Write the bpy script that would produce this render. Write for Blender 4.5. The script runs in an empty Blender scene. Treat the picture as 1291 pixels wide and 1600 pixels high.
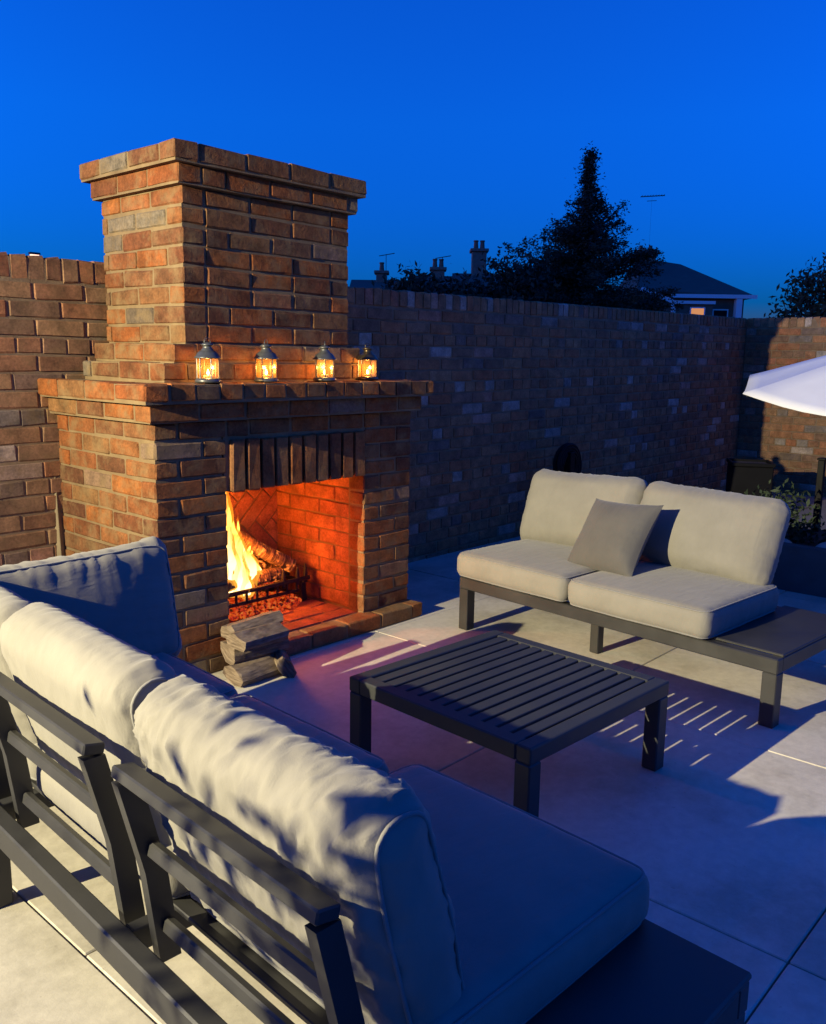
import bpy, bmesh, math, random
import numpy as np
from mathutils import Vector, Matrix, noise
from mathutils.kdtree import KDTree

random.seed(11)
RNG = np.random.default_rng(11)
R = math.radians
scene = bpy.context.scene
COL = scene.collection

# ------------------------------------------------------------------ camera
cam_data = bpy.data.cameras.new('camera')
cam = bpy.data.objects.new('camera', cam_data)
COL.objects.link(cam)
scene.camera = cam
CP = Vector((-1.7879, -2.925, 1.3081))
YAW, PITCH, ROLL = 0.8389, 0.1751, 0.0151
fw = Vector((math.sin(YAW) * math.cos(PITCH), math.cos(YAW) * math.cos(PITCH), -math.sin(PITCH)))
rt = Vector((math.cos(YAW), -math.sin(YAW), 0))
up = rt.cross(fw)
rt2 = rt * math.cos(ROLL) + up * math.sin(ROLL)
up2 = up * math.cos(ROLL) - rt * math.sin(ROLL)
m = Matrix((rt2, up2, -fw)).transposed().to_4x4()
m.translation = CP
cam.matrix_world = m
cam_data.sensor_fit = 'VERTICAL'
cam_data.sensor_height = 36.0
cam_data.lens = 36.0 * 1363.95 / 1600.0
cam_data.clip_start = 0.02
cam_data.clip_end = 2000

# ------------------------------------------------------------------ dusk sky
world = bpy.data.worlds.new('World')
scene.world = world
world.use_nodes = True
wn = world.node_tree
wn.nodes.clear()
wout = wn.nodes.new('ShaderNodeOutputWorld')
wbg = wn.nodes.new('ShaderNodeBackground')
sky = wn.nodes.new('ShaderNodeTexSky')
sky.sky_type = 'NISHITA'
sky.sun_disc = False
sky.sun_elevation = R(3)
sky.sun_rotation = R(-46)
sky.air_density = 1.0
sky.dust_density = 1.0
sky.ozone_density = 9.0
tint = wn.nodes.new('ShaderNodeMix')
tint.data_type = 'RGBA'
tint.blend_type = 'MULTIPLY'
tint.inputs['Factor'].default_value = 1.0
wtc = wn.nodes.new('ShaderNodeTexCoord')
wsep = wn.nodes.new('ShaderNodeSeparateXYZ')
wn.links.new(wtc.outputs['Generated'], wsep.inputs[0])
wr = wn.nodes.new('ShaderNodeValToRGB')
wr.color_ramp.elements[0].position = 0.0
wr.color_ramp.elements[0].color = (1.0, 0.42, 0.72, 1)
wr.color_ramp.elements[1].position = 0.24
wr.color_ramp.elements[1].color = (1.0, 0.80, 0.90, 1)
wn.links.new(wsep.outputs['Z'], wr.inputs['Fac'])
wn.links.new(wr.outputs['Color'], tint.inputs['B'])
wn.links.new(sky.outputs['Color'], tint.inputs['A'])
airglow = wn.nodes.new('ShaderNodeMix')
airglow.data_type = 'RGBA'
airglow.blend_type = 'ADD'
airglow.inputs['Factor'].default_value = 1.0
airglow.inputs['B'].default_value = (0.0025, 0.002, 0.0, 1)
wn.links.new(tint.outputs['Result'], airglow.inputs['A'])
wn.links.new(airglow.outputs['Result'], wbg.inputs['Color'])
wn.links.new(wbg.outputs['Background'], wout.inputs['Surface'])
wbg.inputs['Strength'].default_value = 0.15

# the patio floodlight on the house behind the photographer
FLOOD = Vector((-4.6, -0.26, 2.27))
fl = bpy.data.lights.new('house_floodlight', 'SPOT')
fl.energy = 735
fl.color = (1.0, 0.87, 0.51)
fl.spot_size = R(74)
fl.spot_blend = 1.0
fl.shadow_soft_size = 0.018
flo = bpy.data.objects.new('house_floodlight', fl)
COL.objects.link(flo)
flo.location = FLOOD
flo.rotation_euler = Vector((math.cos(R(-11)), math.sin(R(-11)), -math.tan(R(7)))).to_track_quat('-Z', 'Y').to_euler()

vs = scene.view_settings
vs.view_transform = 'Standard'
vs.look = 'None'
vs.exposure = 2.42
vs.gamma = 1.0
scene.render.engine = 'CYCLES'
scene.cycles.use_denoising = True
scene.cycles.max_bounces = 6
scene.cycles.diffuse_bounces = 4
scene.cycles.transparent_max_bounces = 12
scene.cycles.sample_clamp_indirect = 6.0
scene.cycles.caustics_reflective = False
scene.cycles.caustics_refractive = False

# ------------------------------------------------------------------ helpers
def link(o, parent=None):
    COL.objects.link(o)
    if parent is not None:
        o.parent = parent
    return o

def tag(o, label=None, cat=None, group=None, kind=None):
    if label: o['label'] = label
    if cat: o['category'] = cat
    if group: o['group'] = group
    if kind: o['kind'] = kind
    return o

def empty(name, loc=(0, 0, 0), rz=0.0):
    o = bpy.data.objects.new(name, None)
    o.empty_display_size = 0.1
    link(o)
    o.location = loc
    o.rotation_euler = (0, 0, rz)
    return o

def mesh_obj(name, verts, faces, mat, parent=None, smooth=False):
    me = bpy.data.meshes.new(name)
    me.from_pydata([tuple(v) for v in verts], [], faces)
    me.update()
    if mat: me.materials.append(mat)
    if smooth:
        me.polygons.foreach_set('use_smooth', [True] * len(me.polygons))
    o = bpy.data.objects.new(name, me)
    return link(o, parent)

def bm_obj(name, bm, mat, parent=None, smooth=False):
    me = bpy.data.meshes.new(name)
    bm.normal_update()
    bm.to_mesh(me)
    bm.free()
    if mat: me.materials.append(mat)
    if smooth:
        me.polygons.foreach_set('use_smooth', [True] * len(me.polygons))
    o = bpy.data.objects.new(name, me)
    return link(o, parent)

def add_box(bm, x0, x1, y0, y1, z0, z1, bevel=0.0, seg=1, mat=None):
    b = bmesh.new()
    bmesh.ops.create_cube(b, size=1.0)
    for v in b.verts:
        v.co = Vector(((x0 + x1) / 2 + v.co.x * (x1 - x0), (y0 + y1) / 2 + v.co.y * (y1 - y0), (z0 + z1) / 2 + v.co.z * (z1 - z0)))
    if bevel > 0:
        bmesh.ops.bevel(b, geom=b.edges[:], offset=bevel, segments=seg, affect='EDGES', profile=0.5)
    if mat is not None:
        bmesh.ops.transform(b, matrix=mat, verts=b.verts)
    me = bpy.data.meshes.new('t')
    b.to_mesh(me)
    b.free()
    bm.from_mesh(me)
    bpy.data.meshes.remove(me)

def box(name, x0, x1, y0, y1, z0, z1, mat, parent=None, bevel=0.003, seg=1):
    bm = bmesh.new()
    add_box(bm, x0, x1, y0, y1, z0, z1, bevel, seg)
    return bm_obj(name, bm, mat, parent)

def bar(bm, p, q, w, h, bevel=0.003, upv=Vector((0, 0, 1))):
    """a rectangular tube from p to q, w across, h along upv"""
    p, q = Vector(p), Vector(q)
    d = q - p
    L = d.length
    d.normalize()
    side = upv.cross(d)
    if side.length < 1e-4: side = Vector((1, 0, 0)).cross(d)
    side.normalize()
    u = d.cross(side)
    M = Matrix((d, side, u)).transposed().to_4x4()
    M.translation = (p + q) / 2
    add_box(bm, -L / 2, L / 2, -w / 2, w / 2, -h / 2, h / 2, bevel, 1, M)

def tube(pts, r, closed=False, n=6):
    """verts, faces of a tube along pts"""
    P = [Vector(p) for p in pts]
    N = len(P)
    V, F = [], []
    ref = None
    for i in range(N):
        a = P[(i - 1) % N] if (closed or i > 0) else P[i]
        b = P[(i + 1) % N] if (closed or i < N - 1) else P[i]
        t = (b - a).normalized()
        if ref is None:
            ref = t.orthogonal().normalized()
        ref = (ref - t * ref.dot(t)).normalized()
        bi = t.cross(ref)
        rr = r[i] if hasattr(r, '__len__') else r
        for k in range(n):
            an = 2 * math.pi * k / n
            V.append(P[i] + (ref * math.cos(an) + bi * math.sin(an)) * rr)
    for i in range(N if closed else N - 1):
        for k in range(n):
            a = i * n + k
            b = i * n + (k + 1) % n
            c = ((i + 1) % N) * n + (k + 1) % n
            d = ((i + 1) % N) * n + k
            F.append((a, b, c, d))
    if not closed:
        F.append(tuple(range(n))[::-1])
        F.append(tuple((N - 1) * n + k for k in range(n)))
    return V, F

def lathe(profile, n=24):
    V, F = [], []
    for r, z in profile:
        for k in range(n):
            a = 2 * math.pi * k / n
            V.append((r * math.cos(a), r * math.sin(a), z))
    for i in range(len(profile) - 1):
        for k in range(n):
            F.append((i * n + k, i * n + (k + 1) % n, (i + 1) * n + (k + 1) % n, (i + 1) * n + k))
    return V, F

# ------------------------------------------------------------------ materials
def nodes_mat(name):
    mt = bpy.data.materials.new(name)
    mt.use_nodes = True
    nt = mt.node_tree
    bs = nt.nodes['Principled BSDF']
    return mt, nt, bs

def ramp(nt, stops, interp='LINEAR'):
    cr = nt.nodes.new('ShaderNodeValToRGB')
    cr.color_ramp.interpolation = interp
    e = cr.color_ramp.elements
    e[0].position, e[0].color = stops[0][0], (*stops[0][1], 1)
    e[1].position, e[1].color = stops[-1][0], (*stops[-1][1], 1)
    for p, c in stops[1:-1]:
        x = e.new(p)
        x.color = (*c, 1)
    return cr

def noise_node(nt, scale, detail=4, rough=0.55, coord='Object', vec=None):
    n = nt.nodes.new('ShaderNodeTexNoise')
    n.inputs['Scale'].default_value = scale
    n.inputs['Detail'].default_value = detail
    n.inputs['Roughness'].default_value = rough
    if vec is None:
        tc = nt.nodes.new('ShaderNodeTexCoord')
        vec = tc.outputs[coord]
    nt.links.new(vec, n.inputs['Vector'])
    return n

def mix(nt, fac, a, b, mode='MIX'):
    mx = nt.nodes.new('ShaderNodeMix')
    mx.data_type = 'RGBA'
    mx.blend_type = mode
    for sock, val in (('Factor', fac), ('A', a), ('B', b)):
        s = mx.inputs[sock]
        if hasattr(val, 'links') or isinstance(val, bpy.types.NodeSocket):
            nt.links.new(val, s)
        elif sock == 'Factor':
            s.default_value = val
        else:
            s.default_value = (*val, 1)
    return mx.outputs['Result']

def bump(nt, bs, height, strength=0.3, dist=0.01):
    b = nt.nodes.new('ShaderNodeBump')
    b.inputs['Strength'].default_value = strength
    b.inputs['Distance'].default_value = dist
    nt.links.new(height, b.inputs['Height'])
    nt.links.new(b.outputs['Normal'], bs.inputs['Normal'])

def world_pos(nt):
    g = nt.nodes.new('ShaderNodeNewGeometry')
    return g.outputs['Position']

BRICKS = [(0.0, (0.20, 0.062, 0.022)), (0.12, (0.25, 0.085, 0.025)), (0.24, (0.135, 0.050, 0.024)), (0.36, (0.27, 0.098, 0.029)),
          (0.48, (0.165, 0.074, 0.034)), (0.58, (0.105, 0.042, 0.023)), (0.68, (0.20, 0.105, 0.045)), (0.78, (0.15, 0.058, 0.026)),
          (0.88, (0.09, 0.062, 0.045)), (0.94, (0.165, 0.14, 0.11)), (1.0, (0.25, 0.08, 0.024))]

def brick_mat(name, per_object, stops=BRICKS, smear=0.75, sootiness=0.0, rough=0.55):
    mt, nt, bs = nodes_mat(name)
    if per_object:
        oi = nt.nodes.new('ShaderNodeObjectInfo')
        rnd = oi.outputs['Random']
    else:
        at = nt.nodes.new('ShaderNodeAttribute')
        at.attribute_name = 'rnd'
        rnd = at.outputs['Fac']
    cr = ramp(nt, stops)
    nt.links.new(rnd, cr.inputs['Fac'])
    pos = world_pos(nt)
    n1 = noise_node(nt, 14, 5, 0.6, vec=pos)
    r1 = ramp(nt, [(0.3, (0.55, 0.55, 0.55)), (0.7, (1.25, 1.2, 1.15))])
    nt.links.new(n1.outputs['Fac'], r1.inputs['Fac'])
    c = mix(nt, 1.0, cr.outputs['Color'], r1.outputs['Color'], 'MULTIPLY')
    nf = noise_node(nt, 95, 4, 0.7, vec=pos)
    rf_ = ramp(nt, [(0.3, (0.68, 0.68, 0.68)), (0.7, (1.28, 1.26, 1.24))])
    nt.links.new(nf.outputs['Fac'], rf_.inputs['Fac'])
    c = mix(nt, 1.0, c, rf_.outputs['Color'], 'MULTIPLY')
    # lime and mortar smears left on the faces
    n2 = noise_node(nt, 9, 7, 0.7, vec=pos)
    r2 = ramp(nt, [(0.47, (0, 0, 0)), (0.68, (1, 1, 1))])
    nt.links.new(n2.outputs['Fac'], r2.inputs['Fac'])
    ml = nt.nodes.new('ShaderNodeMath')
    ml.operation = 'MULTIPLY'
    ml.inputs[1].default_value = smear
    nt.links.new(r2.outputs['Color'], ml.inputs[0])
    c = mix(nt, ml.outputs[0], c, (0.20, 0.135, 0.068))
    if sootiness:
        n3 = noise_node(nt, 5, 3, 0.5, vec=pos)
        r3 = ramp(nt, [(0.42, (0, 0, 0)), (0.62, (1, 1, 1))])
        nt.links.new(n3.outputs['Fac'], r3.inputs['Fac'])
        m3 = nt.nodes.new('ShaderNodeMath')
        m3.operation = 'MULTIPLY'
        m3.inputs[1].default_value = sootiness
        nt.links.new(r3.outputs['Color'], m3.inputs[0])
        c = mix(nt, m3.outputs[0], c, (0.05, 0.035, 0.03))
    nt.links.new(c, bs.inputs['Base Color'])
    bs.inputs['Roughness'].default_value = 0.9
    bs.inputs['Specular IOR Level'].default_value = 0.2
    nb = noise_node(nt, 34, 8, 0.72, vec=pos)
    bump(nt, bs, nb.outputs['Fac'], rough, 0.012)
    return mt

WALLBR = [(0.0, (0.30, 0.125, 0.065)), (0.2, (0.34, 0.165, 0.085)), (0.38, (0.23, 0.125, 0.075)), (0.52, (0.35, 0.205, 0.11)),
          (0.66, (0.18, 0.11, 0.075)), (0.78, (0.29, 0.165, 0.095)), (0.87, (0.15, 0.12, 0.105)), (0.93, (0.38, 0.345, 0.30)), (1.0, (0.34, 0.125, 0.065))]
M_BRICK = brick_mat('handmade_brick', True)
M_SOLDIER = brick_mat('lintel_brick', True, [(0.0, (0.22, 0.075, 0.026)), (0.3, (0.15, 0.058, 0.028)), (0.6, (0.26, 0.10, 0.034)), (1.0, (0.18, 0.085, 0.04))], 0.5)
M_FIREBRICK = brick_mat('firebox_brick', True, [(0.0, (0.42, 0.17, 0.08)), (0.5, (0.34, 0.12, 0.06)), (1.0, (0.46, 0.2, 0.09))], 0.35, 0.2)
M_WBRICK = brick_mat('wall_brick', True, WALLBR, 0.55, 0, 0.18)
M_WBRICK_J = brick_mat('wall_brick_far', False, WALLBR, 0.55, 0, 0.18)

def mortar_mat(name, c0, c1):
    mt, nt, bs = nodes_mat(name)
    pos = world_pos(nt)
    n = noise_node(nt, 9, 5, 0.6, vec=pos)
    cr = ramp(nt, [(0.3, c0), (0.7, c1)])
    nt.links.new(n.outputs['Fac'], cr.inputs['Fac'])
    nt.links.new(cr.outputs['Color'], bs.inputs['Base Color'])
    bs.inputs['Roughness'].default_value = 0.95
    nb = noise_node(nt, 120, 4, 0.7, vec=pos)
    bump(nt, bs, nb.outputs['Fac'], 0.6, 0.004)
    return mt
M_MORTAR = mortar_mat('sand_mortar', (0.13, 0.085, 0.043), (0.21, 0.145, 0.075))
M_WMORTAR = mortar_mat('wall_mortar', (0.15, 0.10, 0.06), (0.24, 0.17, 0.105))

def plain(name, col, rough=0.5, metal=0.0, nscale=0, var=0.15, bscale=0, bstr=0.2, bdist=0.002, spec=0.5):
    mt, nt, bs = nodes_mat(name)
    bs.inputs['Base Color'].default_value = (*col, 1)
    bs.inputs['Roughness'].default_value = rough
    bs.inputs['Metallic'].default_value = metal
    bs.inputs['Specular IOR Level'].default_value = spec
    if nscale:
        n = noise_node(nt, nscale, 5, 0.6, vec=world_pos(nt))
        cr = ramp(nt, [(0.3, tuple(c * (1 - var) for c in col)), (0.7, tuple(c * (1 + var) for c in col))])
        nt.links.new(n.outputs['Fac'], cr.inputs['Fac'])
        nt.links.new(cr.outputs['Color'], bs.inputs['Base Color'])
        r2 = ramp(nt, [(0.3, (rough * 0.85,) * 3), (0.7, (min(1, rough * 1.15),) * 3)])
        nt.links.new(n.outputs['Fac'], r2.inputs['Fac'])
        nt.links.new(r2.outputs['Color'], bs.inputs['Roughness'])
    if bscale:
        nb = noise_node(nt, bscale, 4, 0.6, vec=world_pos(nt))
        bump(nt, bs, nb.outputs['Fac'], bstr, bdist)
    return mt

M_METAL = plain('charcoal_aluminium', (0.025, 0.025, 0.026), 0.48, 0.0, 6, 0.2, 400, 0.15, 0.0006)
M_TABLE = plain('charcoal_table_aluminium', (0.022, 0.024, 0.027), 0.55, 0.0, 5, 0.2, 400, 0.2, 0.0006)
M_IRON = plain('cast_iron', (0.012, 0.011, 0.010), 0.7, 0.0, 20, 0.3, 90, 0.5, 0.003)
M_TIN = plain('lantern_pewter', (0.10, 0.105, 0.11), 0.38, 0.6, 30, 0.2)
M_WOODLATH = plain('pale_batten_wood', (0.22, 0.17, 0.10), 0.8, 0.0, 12, 0.2)
M_BLACK = plain('black_plastic', (0.006, 0.006, 0.007), 0.6, 0.0, 9, 0.2, spec=0.15)
M_WAX = plain('candle_wax', (0.75, 0.6, 0.4), 0.5)

def fabric(name, col):
    mt, nt, bs = nodes_mat(name)
    tc = nt.nodes.new('ShaderNodeTexCoord')
    n = noise_node(nt, 7, 4, 0.6, vec=tc.outputs['Object'])
    cr = ramp(nt, [(0.3, tuple(c * 0.9 for c in col)), (0.7, tuple(c * 1.08 for c in col))])
    nt.links.new(n.outputs['Fac'], cr.inputs['Fac'])
    nt.links.new(cr.outputs['Color'], bs.inputs['Base Color'])
    bs.inputs['Roughness'].default_value = 0.85
    bs.inputs['Specular IOR Level'].default_value = 0.25
    bs.inputs['Sheen Weight'].default_value = 0.15
    bs.inputs['Sheen Roughness'].default_value = 0.5
    w = nt.nodes.new('ShaderNodeTexNoise')
    w.inputs['Scale'].default_value = 480
    w.inputs['Detail'].default_value = 2
    nt.links.new(tc.outputs['Object'], w.inputs['Vector'])
    mp = nt.nodes.new('ShaderNodeMapping')
    mp.inputs['Scale'].default_value = (9, 30, 16)
    mp.inputs['Rotation'].default_value = (0, 0, 0.35)
    nt.links.new(tc.outputs['Object'], mp.inputs['Vector'])
    w2 = noise_node(nt, 1.0, 3, 0.5, vec=mp.outputs['Vector'])
    w2.inputs['Distortion'].default_value = 0.6
    ad = nt.nodes.new('ShaderNodeMath'); ad.operation = 'MULTIPLY_ADD'; ad.inputs[1].default_value = 6.0
    nt.links.new(w2.outputs['Fac'], ad.inputs[0]); nt.links.new(w.outputs['Fac'], ad.inputs[2])
    bump(nt, bs, ad.outputs[0], 0.3, 0.0016)
    return mt
M_FABRIC = fabric('grey_weatherproof_fabric', (0.198, 0.187, 0.166))
M_PIPING = fabric('piping_fabric', (0.19, 0.185, 0.18))
M_SCATTER = fabric('dark_grey_scatter_fabric', (0.088, 0.085, 0.084))

def slab_mat():
    mt, nt, bs = nodes_mat('sandstone_porcelain')
    pos = world_pos(nt)
    oi = nt.nodes.new('ShaderNodeObjectInfo')
    n = noise_node(nt, 2.2, 6, 0.6, vec=pos)
    cr = ramp(nt, [(0.3, (0.49, 0.46, 0.385)), (0.55, (0.57, 0.535, 0.455)), (0.75, (0.63, 0.59, 0.50))])
    nt.links.new(n.outputs['Fac'], cr.inputs['Fac'])
    n2 = noise_node(nt, 28, 6, 0.7, vec=pos)
    r2 = ramp(nt, [(0.3, (0.86, 0.86, 0.86)), (0.7, (1.08, 1.08, 1.08))])
    nt.links.new(n2.outputs['Fac'], r2.inputs['Fac'])
    c = mix(nt, 1.0, cr.outputs['Color'], r2.outputs['Color'], 'MULTIPLY')
    r3 = ramp(nt, [(0.0, (0.88, 0.88, 0.88)), (1.0, (1.05, 1.04, 1.03))])
    nt.links.new(oi.outputs['Random'], r3.inputs['Fac'])
    c = mix(nt, 1.0, c, r3.outputs['Color'], 'MULTIPLY')
    n5 = noise_node(nt, 1.1, 7, 0.68, vec=pos)
    r5 = ramp(nt, [(0.40, (0.80, 0.79, 0.77)), (0.52, (1.0, 1.0, 1.0))])
    nt.links.new(n5.outputs['Fac'], r5.inputs['Fac'])
    c = mix(nt, 1.0, c, r5.outputs['Color'], 'MULTIPLY')
    # scattered grit
    n4 = noise_node(nt, 55, 2, 0.5, vec=pos)
    r4 = ramp(nt, [(0.70, (0, 0, 0)), (0.76, (1, 1, 1))])
    nt.links.new(n4.outputs['Fac'], r4.inputs['Fac'])
    m4 = nt.nodes.new('ShaderNodeMath'); m4.operation = 'MULTIPLY'; m4.inputs[1].default_value = 0.35
    nt.links.new(r4.outputs['Color'], m4.inputs[0])
    c = mix(nt, m4.outputs[0], c, (0.2, 0.17, 0.13))
    nt.links.new(c, bs.inputs['Base Color'])
    bs.inputs['Roughness'].default_value = 0.62
    bs.inputs['Specular IOR Level'].default_value = 0.35
    nb = noise_node(nt, 18, 8, 0.7, vec=pos)
    bump(nt, bs, nb.outputs['Fac'], 0.25, 0.006)
    return mt
M_SLAB = slab_mat()
M_GROUT = plain('sandy_grout', (0.24, 0.21, 0.165), 0.95, 0, 20, 0.2)
M_GRASS = plain('lawn', (0.035, 0.055, 0.02), 0.95, 0, 3, 0.3)
M_LEAF = plain('conifer_leaf', (0.020, 0.034, 0.018), 0.8, 0, 0.9, 0.35)
M_LEAF2 = plain('shrub_leaf', (0.025, 0.042, 0.018), 0.75, 0, 1.2, 0.35)
M_LEAF3 = plain('olive_leaf', (0.09, 0.11, 0.06), 0.7, 0, 6, 0.2)
M_BARK = plain('bark', (0.07, 0.05, 0.035), 0.95, 0, 12, 0.3, 40, 0.6, 0.01)
M_ROOF = plain('slate_roof', (0.055, 0.075, 0.06), 0.8, 0, 2, 0.25)
M_HWALL = plain('house_brick_far', (0.17, 0.10, 0.075), 0.9, 0, 3, 0.25)
M_WHITE = plain('white_trim', (0.75, 0.76, 0.78), 0.5)
M_STACK = plain('chimney_brick_far', (0.24, 0.16, 0.12), 0.9, 0, 4, 0.3)
M_POT = plain('clay_pot_far', (0.22, 0.12, 0.08), 0.9)
M_CANVAS = plain('white_canvas', (0.72, 0.73, 0.74), 0.85, 0, 4, 0.04)
M_RENDER = plain('planter_dark_render', (0.06, 0.075, 0.08), 0.8, 0, 8, 0.25, 60, 0.3, 0.004)
M_SOIL = plain('soil', (0.045, 0.03, 0.02), 0.95, 0, 20, 0.4)
M_COBBLE = plain('pale_cobble', (0.42, 0.40, 0.36), 0.8, 0, 15, 0.25)

def emis(name, col, strength):
    mt = bpy.data.materials.new(name)
    mt.use_nodes = True
    nt = mt.node_tree
    nt.nodes.clear()
    o = nt.nodes.new('ShaderNodeOutputMaterial')
    e = nt.nodes.new('ShaderNodeEmission')
    e.inputs['Color'].default_value = (*col, 1)
    e.inputs['Strength'].default_value = strength
    nt.links.new(e.outputs[0], o.inputs['Surface'])
    return mt

# ------------------------------------------------------------------ ground and paving
gp = mesh_obj('ground', [(-300, -300, -0.06), (300, -300, -0.06), (300, 300, -0.06), (-300, 300, -0.06)], [(0, 1, 2, 3)], M_GRASS)
tag(gp, kind='structure')
patio = mesh_obj('patio', [(-12, -9, -0.03), (9, -9, -0.03), (9, 1.1, -0.03), (-12, 1.1, -0.03)], [(0, 1, 2, 3)], M_GROUT)
tag(patio, kind='structure')
SX, SY = 1.05, 1.15
slab_mesh = None
for i in range(-4, 5):
    for j in range(-4, 4):
        x0 = 0.07 + i * SX
        y0 = -2.395 + j * SY + (0.62 if i < -1 else 0)
        if x0 > 7 or y0 > 0.75 or x0 < -4.5: continue
        if slab_mesh is None:
            bm = bmesh.new()
            add_box(bm, -SX / 2 + 0.0022, SX / 2 - 0.0022, -SY / 2 + 0.0022, SY / 2 - 0.0022, -0.028, 0.0, 0.003)
            so = bm_obj('paving_slab', bm, M_SLAB, patio)
            slab_mesh = so.data
        else:
            so = link(bpy.data.objects.new('paving_slab', slab_mesh), patio)
        so.location = (x0 + SX / 2, y0 + SY / 2, random.uniform(-0.0008, 0.0008))

# ------------------------------------------------------------------ bricks
UNIT = (0.215, 0.1025, 0.065)
def brick_mesh(seed, mat, name='brick'):
    rr = random.Random(seed)
    bm = bmesh.new()
    bmesh.ops.create_cube(bm, size=1.0)
    for v in bm.verts:
        v.co = Vector((v.co.x * UNIT[0], v.co.y * UNIT[1], v.co.z * UNIT[2]))
    bmesh.ops.bevel(bm, geom=bm.edges[:], offset=rr.uniform(0.004, 0.008), segments=1, affect='EDGES')
    for v in bm.verts:
        v.co += Vector((rr.uniform(-1, 1) * 0.0030, rr.uniform(-1, 1) * 0.0014, rr.uniform(-1, 1) * 0.0034))
    me = bpy.data.meshes.new(name)
    bm.to_mesh(me)
    bm.free()
    me.materials.append(mat)
    return me
BM_F = [brick_mesh(100 + i, M_BRICK) for i in range(14)]
BM_FB = [brick_mesh(200 + i, M_FIREBRICK) for i in range(5)]
BM_S = [brick_mesh(400 + i, M_SOLDIER) for i in range(4)]
BM_W = [brick_mesh(300 + i, M_WBRICK) for i in range(7)]

def put_brick(parent, c, dims, ang, meshes, name='brick', jit=1.0, tilt=None):
    o = bpy.data.objects.new(name, random.choice(meshes))
    link(o, parent)
    o.location = (c[0], c[1], c[2])
    o.scale = (dims[0] / UNIT[0], dims[1] / UNIT[1], dims[2] / UNIT[2])
    flip = math.pi if random.random() < 0.5 else 0
    o.rotation_euler = (random.uniform(-.006, .006) * jit, random.uniform(-.006, .006) * jit, ang + flip + random.uniform(-.005, .005) * jit)
    return o

def run(out, org, ang, length, inward, z, h=0.0675, L=0.217, first=None, depth=0.1025, joint=0.008, proud=0.0014, minlen=0.03):
    """bricks along a line: appends (centre, dims, angle)"""
    d = Vector((math.cos(ang), math.sin(ang)))
    iv = Vector(inward)
    s = 0.0
    l = first if first is not None else L
    while s < length - minlen:
        ll = min(l, length - s)
        if length - (s + ll + joint) < minlen: ll = length - s
        p = Vector(org) + d * (s + ll / 2) + iv * (depth / 2 + random.uniform(-proud, proud))
        out.append(((p.x, p.y, z + h / 2 + random.uniform(-.0012, .0012)), (ll, depth, h), ang))
        s += ll + joint
        l = L
    return out

# ------------------------------------------------------------------ fireplace
fire = tag(empty('fireplace', (0, 0, 0)), 'tall outdoor red brick fireplace with stepped chimney and lit fire', 'fireplace')
W, D, XO1, XO2 = 1.441, 0.765, 0.328, 1.117
C = 0.075
mb = bmesh.new()
e = 0.0052
add_box(mb, e, XO1 - 0.018, e, D - 0.002, 0, 1.0498)
add_box(mb, XO2 + 0.018, W - e, e, D - 0.002, 0, 1.0499)
add_box(mb, XO1 - 0.03, XO1 - 0.004, e + 0.0005, 0.11, 0.0004, 0.757)
add_box(mb, XO2 + 0.004, XO2 + 0.03, e + 0.0005, 0.11, 0.0004, 0.757)
add_box(mb, XO1 - 2 * e, XO2 + 2 * e, e - 0.001, D - 0.003, 0.757, 1.0495)
add_box(mb, XO1 - 2 * e, XO2 + 2 * e, 0.672, D - 0.004, 0.0, 0.7575)
add_box(mb, XO1 + 0.001, W + 0.018, -0.0725 + e, 0.3, 0.0005, 0.068)
add_box(mb, XO1 + 0.002, XO2 - 0.002, 0.299, 0.674, 0.0006, 0.0681)
o1 = 0.0384
add_box(mb, -o1 + e, W + o1 - e, -o1 + e, D - 0.005, 1.0496, 1.1225)
add_box(mb, -2 * o1 + e, W + 2 * o1 - e, -2 * o1 + e, D - 0.006, 1.1226, 1.194)
XS, YS, DS, WS = 0.215, 0.0984, 0.60, 0.89
add_box(mb, XS - 0.12 + e, XS + WS + 0.12 - e, YS - 0.03 + e, YS + DS - e, 1.19, 1.2725)
add_box(mb, XS - 0.065 + e, XS + WS + 0.065 - e, YS - 0.015 + e, YS + DS - e - .001, 1.2726, 1.3475)
add_box(mb, XS + e, XS + WS - e, YS + e, YS + DS - e - .002, 1.3476, 1.951)
o3 = 0.0305
add_box(mb, XS - o3 + e, XS + WS + o3 - e, YS - o3 + e, YS + DS + o3 - e, 1.949, 2.0225)
add_box(mb, XS - 2 * o3 + e, XS + WS + 2 * o3 - e, YS - 2 * o3 + e, YS + DS + 2 * o3 - e, 2.0226, 2.094)
# left reveal and splayed cheeks of the firebox
def prism(bm, poly, z0, z1):
    vs = [bm.verts.new((x, y, z0)) for x, y in poly] + [bm.verts.new((x, y, z1)) for x, y in poly]
    n = len(poly)
    bm.faces.new(vs[:n][::-1]); bm.faces.new(vs[n:])
    for i in range(n):
        bm.faces.new((vs[i], vs[(i + 1) % n], vs[n + (i + 1) % n], vs[n + i]))
bm_obj('mortar', mb, M_MORTAR, fire)

FB = []      # bricks of the fireplace
for k in range(14):
    z = k * C + 0.005
    ev = (k % 2 == 0)
    # left jamb front + left flank
    if ev:
        run(FB, (0, 0), 0, XO1, (0, 1), z, first=0.215)
        run(FB, (0, 0.1125), math.pi / 2, D - 0.1125, (1, 0), z)
    else:
        run(FB, (0, 0), math.pi / 2, D, (1, 0), z)
        run(FB, (0.1125, 0), 0, XO1 - 0.1125, (0, 1), z)
    # right jamb
    if ev:
        run(FB, (XO2, 0), 0, W - XO2, (0, 1), z, first=0.215)
    else:
        run(FB, (XO2, 0), 0, W - XO2, (0, 1), z, first=0.1025)
run(FB, (XO1 + 0.01, 0), 0, XO2 - XO1 - 0.02, (0, 1), 13 * C + 0.005, first=0.1025)
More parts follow.
